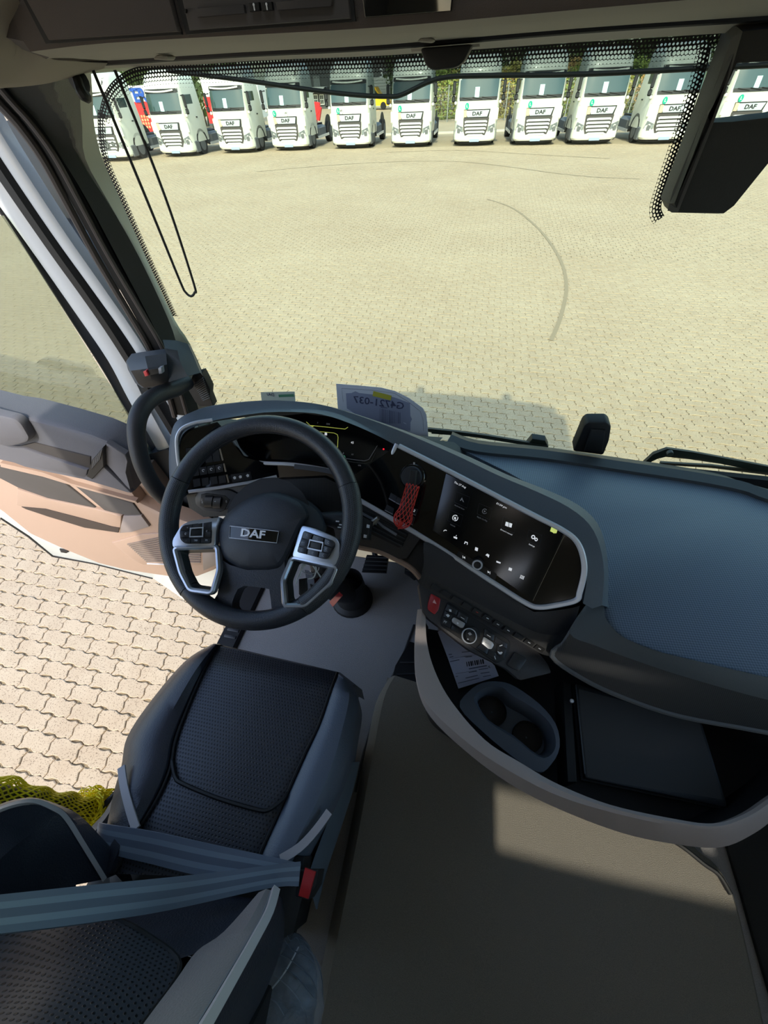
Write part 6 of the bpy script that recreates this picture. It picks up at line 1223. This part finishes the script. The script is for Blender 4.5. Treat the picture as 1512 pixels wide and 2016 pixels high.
# building with a roller door
bld = thing('depot_building', 'dark grey depot hall with a roller door behind the trucks', 'building', (-14, 72, 0))
wallm = M('hall cladding', (74, 76, 76), .7); 
XA, XB = py(560, 150, 72).x, py(800, 150, 72).x
obj('wall', cat_(box(((XA+XB)/2, 76, 6), (XB-XA, 8, 12))), wallm, bld, smooth=False)
xd0, xd1 = py(733, 150, 72).x, py(768, 150, 72).x; zt_ = py(750, 152, 72).z
rd = obj('roller_door', box(((xd0+xd1)/2, 71.9, zt_/2), (xd1-xd0, .2, zt_)), M('roller grey', (178, 180, 176), .6), bld, smooth=False)
for k in range(10): obj('door_slat', box(((xd0+xd1)/2, 71.78, zt_*(k+.5)/10), (xd1-xd0, .06, zt_/10*.8)), M('roller grey', (178, 180, 176), .6), rd, smooth=False)
obj('bay_number', text('3', py(751, 145, 71.9), V((1, 0, 0)), V((0, 0, 1)), 1.1, .05), print_white, bld, smooth=False)
for k, x in enumerate((605, 617, 629)):
    a, b_ = py(x, 186, 71.9), py(x+10, 206, 71.9)
    wf = obj('window', box(((a.x+b_.x)/2, 71.9, (a.z+b_.z)/2), (b_.x-a.x, .16, a.z-b_.z)), M('window frame white', (220, 222, 216), .6), bld, smooth=False)
    for i in range(2):
        for j in range(2): obj('pane', box((a.x+(b_.x-a.x)*(.28+.44*i), 71.8, b_.z+(a.z-b_.z)*(.27+.46*j)), ((b_.x-a.x)*.36, .06, (a.z-b_.z)*.38)), M('far pane', (58, 66, 64), .2), wf, smooth=False)
a, b_ = py(592, 178, 71.8), py(645, 184, 71.8); obj('canopy', box(((a.x+b_.x)/2, 71.4, a.z), (b_.x-a.x, 1.0, .5)), M('canopy white', (226, 226, 220), .6), bld, smooth=False)
for (x0, y0, x1, y1) in ((604, 148, 612, 176), (616, 150, 632, 178)):
    a, b_ = py(x0, y0, 71.9), py(x1, y1, 71.9); obj('upper_window', box(((a.x+b_.x)/2, 71.9, (a.z+b_.z)/2), (b_.x-a.x, .16, a.z-b_.z)), M('upper window', (120, 124, 122), .3), bld, smooth=False)
# yellow van
vp = pz(738, 216, 0)
van = thing('yellow_van', 'small bright yellow van parked by the roller door', 'van', tuple(vp))
yv = M('van yellow', (250, 190, 20), .35, coat=.4)
obj('body', loft([[V((vp.x+x, vp.y+y, z)) for x, z in ((-1.9, .35), (-1.95, .9), (-1.85, 1.75), (-1.2, 1.9), (.3, 1.88), (.9, 1.2), (1.75, 1.0), (1.95, .7), (1.9, .35))] for y in (-.85, -.8, .8, .85)], cv=True, cap=True), yv, van)
obj('side_window', slab([V((vp.x+x, vp.y-.88, z)) for x, z in ((-.6, 1.15), (-.6, 1.7), (.25, 1.7), (.75, 1.2))], V((0, .02, 0))), tgl, van, smooth=False)
obj('window', slab([V((vp.x+x, vp.y-.88, z)) for x, z in ((-1.7, 1.2), (-1.65, 1.65), (-.8, 1.7), (-.8, 1.15))], V((0, .02, 0))), tgl, van, smooth=False)
for x in (-1.2, 1.25): obj('wheel', loft([[V((vp.x+x+rr*math.cos(q), vp.y+yy, .34+rr*math.sin(q))) for q in [2*math.pi*k/16 for k in range(16)]] for yy, rr in ((-.7, .3), (-.7, .34), (-.9, .34), (-.92, .2), (-.91, .05))], cv=True, cap=True), tyr, van)
# red hoarding, trailers, loading crane
redm = M('red body', (206, 38, 40), .5); whm = M('trailer white', (232, 232, 224), .5)
h0, h1 = py(252, 200, 37), py(300, 200, 37)
hoard = thing('hoarding', 'red and white advertising hoarding with blue letters behind the left trucks', 'hoarding', (h0.x, 37, 0))
zt1, zm = py(275, 168, 37).z, py(275, 200, 37).z
obj('white_board', box(((h0.x+h1.x)/2-.6, 37, (zt1+zm)/2), (h1.x-h0.x+2.2, .12, zt1-zm)), whm, hoard, smooth=False)
obj('red_board', box(((h0.x+h1.x)/2-.6, 37, zm/2), (h1.x-h0.x+2.2, .12, zm)), redm, hoard, smooth=False)
obj('letters', text('TER', py(268, 189, 36.9), V((1, 0, 0)), V((0, 0, 1)), .95, .04, bold=.04), M('letter blue', (24, 74, 164), .6), hoard, smooth=False)
for k in range(4): c = py(286+k*2, 229+k*7, 36.9); obj('small_print', cat_(*[box(c+V((.22*i-.3, 0, 0)), (.15, .03, .14)) for i in range(3)]), M('print orange', (244, 150, 110), .6), hoard, smooth=False)
for k, (x0, x1, yt, ylow, Y, m_, lab) in enumerate(((384, 412, 150, 188, 38, whm, 'white trailer top showing between the second and third trucks'), (486, 512, 163, 230, 40, whm, 'white trailer body right of the third truck'), (660, 668, 150, 170, 50, whm, 'white lorry roof far behind the fifth truck'))):
    a, b_ = py(x0, yt, Y), py(x1, ylow, Y); tt = thing('trailer', lab, 'trailer', (a.x, Y+2, 0))
    zb = .9 if k < 2 else b_.z
    obj('body', box(((a.x+b_.x)/2, Y+3, (a.z+zb)/2), (b_.x-a.x, 5, a.z-zb), bev=.05), m_, tt)
    if k < 2: obj('red_panel', box(((a.x+b_.x)/2-.15, Y+.46, (py(x0, 245, Y).z+py(x0, 192, Y).z)/2), (b_.x-a.x-.2, .08, py(x0, 192, Y).z-py(x0, 245, Y).z)), redm, tt, smooth=False)
    for s in (-.7, .7): obj('wheel', loft([[V(((a.x+b_.x)/2+s+xx, Y+2+.5*rr*math.cos(q), .5+.5*rr*math.sin(q))) for q in [2*math.pi*i/14 for i in range(14)]] for xx, rr in ((-.15, .9), (-.15, 1), (.15, 1), (.15, .9))], cv=True, cap=True), tyr, tt)
crn = thing('loading_crane', 'red folded loading crane behind the fourth truck', 'crane', tuple(py(615, 235, 40)))
for pp, rr in (([(604, 226), (622, 222), (628, 212)], .16), ([(626, 236), (630, 214), (616, 206)], .14), ([(604, 207), (622, 204), (630, 206)], .10)):
    obj('boom', sweep([py(x, y, 40) for x, y in pp], [(-rr, -rr), (-rr, rr), (rr, rr), (rr, -rr)], V((0, -1, 0))), redm, crn, smooth=False)
obj('post', box(py(620, 240, 40)+V((0, 0, -.4)), (.35, .35, 2.2), bev=.04), redm, crn)
# wire fence
Yf = 47.0
fx0, fx1 = py(845, 200, Yf).x, py(1330, 200, Yf).x
fen = thing('wire_fence', 'grey wire mesh fence along the far edge of the yard', 'fence', ((fx0+fx1)/2, Yf, 0))
zpm = M('zinc', (150, 152, 146), .5, metal=.4)
nP = 12
for k in range(nP+1):
    x = fx0+(fx1-fx0)*k/nP; obj('post', tube([V((x, Yf, 0)), V((x, Yf, 2.15))], .045, 8), zpm, fen)
    if k < nP:
        x2 = fx0+(fx1-fx0)*(k+1)/nP
        o = obj('wire_panel', cat_(*[tube([V((x, Yf, z)), V((x2, Yf, z))], .010, 3) for z in [.1+.24*i for i in range(9)]], *[tube([V((x+(x2-x)*i/12, Yf, .05)), V((x+(x2-x)*i/12, Yf, 2.05))], .010, 3) for i in range(13)]), zpm, fen, smooth=False)
kb0, kb1 = pz(880, 263, 0), pz(1010, 258, 0)
kerb = obj('trim_4', sweep([V((kb0.x-8, kb0.y-.6, 0)), kb0, kb1, V((kb1.x+14, kb1.y+1.2, 0))], [(-.12, 0), (-.12, .10), (.12, .10), (.12, 0)], V((0, 0, 1))), M('kerb stone', (206, 204, 190), .8)); tag(kerb, 'pale kerb line behind the trucks', None, kind='structure')
# bushes and trees
def leafy(name, label, cat, c, rx, ry, rz_, n, col, size, grp, seed):
    rn_ = random.Random(seed); t_ = thing(name, label, cat, (c[0], c[1], 0), grp); vs, fs = [], []
    for i in range(n):
        z = rn_.uniform(-1, 1); a = rn_.uniform(0, 2*math.pi); rr = rn_.uniform(.55, 1.0)**.5; q = math.sqrt(max(0, 1-z*z))
        d = V((q*math.cos(a), q*math.sin(a), z)); k = 1+.35*mnoise.noise(d*2.3+V((seed, 0, 0)))
        p = V((c[0]+d.x*rx*rr*k, c[1]+d.y*ry*rr*k, max(.05, c[2]+d.z*rz_*rr*k)))
        u = V((rn_.gauss(0, 1), rn_.gauss(0, 1), rn_.gauss(0, 1))).normalized(); v = u.orthogonal().normalized(); s = size*rn_.uniform(.6, 1.3); b0 = len(vs)
        vs += [p-u*s, p+v*s*.5, p+u*s, p-v*s*.5]; fs.append((b0, b0+1, b0+2, b0+3))
    me = obj('foliage', (vs, fs), col, t_, smooth=False); me['kind'] = 'stuff'
    for k in range(3): obj('stem', tube([V((c[0]+.2*k-.2, c[1], 0)), V((c[0]+rx*.3*(k-1), c[1], c[2]))], [.07, .03], 6), M('bark', (90, 76, 58), .9), t_)
    return t_
fol = [M('leaf green', (124, 138, 62), .8, vary=(1.2, .35)), M('leaf olive', (150, 140, 70), .8, vary=(1.2, .35)), M('leaf rust', (160, 128, 78), .8, vary=(1.2, .35)), M('leaf dark', (70, 86, 44), .8, vary=(1.0, .3))]
BX = [(868, 1.7, 0, 'bright green bush left of the lone truck'), (886, 1.5, 1, 'olive bush directly behind the lone truck'), (990, 1.5, 2, 'rusty bush right of the lone truck'), (1008, 1.9, 1, 'tall olive bush behind the fence right of the lone truck'), (1050, 1.5, 0, 'green bush behind the eighth truck'), (1120, 1.8, 2, 'rust brown bush between the eighth and ninth trucks'), (1140, 1.5, 0, 'green bush just left of the ninth truck'), (1200, 1.6, 1, 'olive bush behind the ninth truck'), (1255, 1.9, 0, 'yellow green bush between the ninth and tenth trucks'), (1300, 1.7, 2, 'brown bush behind the tenth truck'), (1420, 1.8, 0, 'green bush behind the truck in the housing opening')]
for k, (x, h_, ci, lab) in enumerate(BX):
    p = py(x, 180, 50); leafy('bush', lab, 'bush', (p.x, 50+.8*(k % 3), 1.45), 2.0, 1.2, h_, 1500, fol[ci], .13, 'bushes behind the fence', 11+k)
TX = [(300, 46, 'tree crown above the hoarding between the left trucks', 3), (376, 50, 'green tree top between the second and third trucks', 0), (830, 64, 'dark tree behind the visor tip', 3), (905, 60, 'dark tree above the lone truck', 3), (1000, 60, 'dark tree behind the visor right of the lone truck', 3), (1090, 60, 'dark tree between the eighth and ninth truck roofs', 3), (1200, 60, 'dark tree behind the ninth truck roof', 3), (1290, 60, 'dark tree left of the tenth truck roof', 3), (1420, 60, 'dark tree behind the sensor housing', 3), (1560, 60, 'dark tree at the far right behind the sensor housing', 3), (200, 50, 'dark tree at the far left behind the pillar edge', 3)]
for k, (x, Y, lab, ci) in enumerate(TX):
    p = py(x, 130, Y); leafy('tree', lab, 'tree', (p.x, Y, 5.2), 4.6, 2.5, 4.4, 3000, fol[ci], .24, 'trees behind the yard', 61+k)
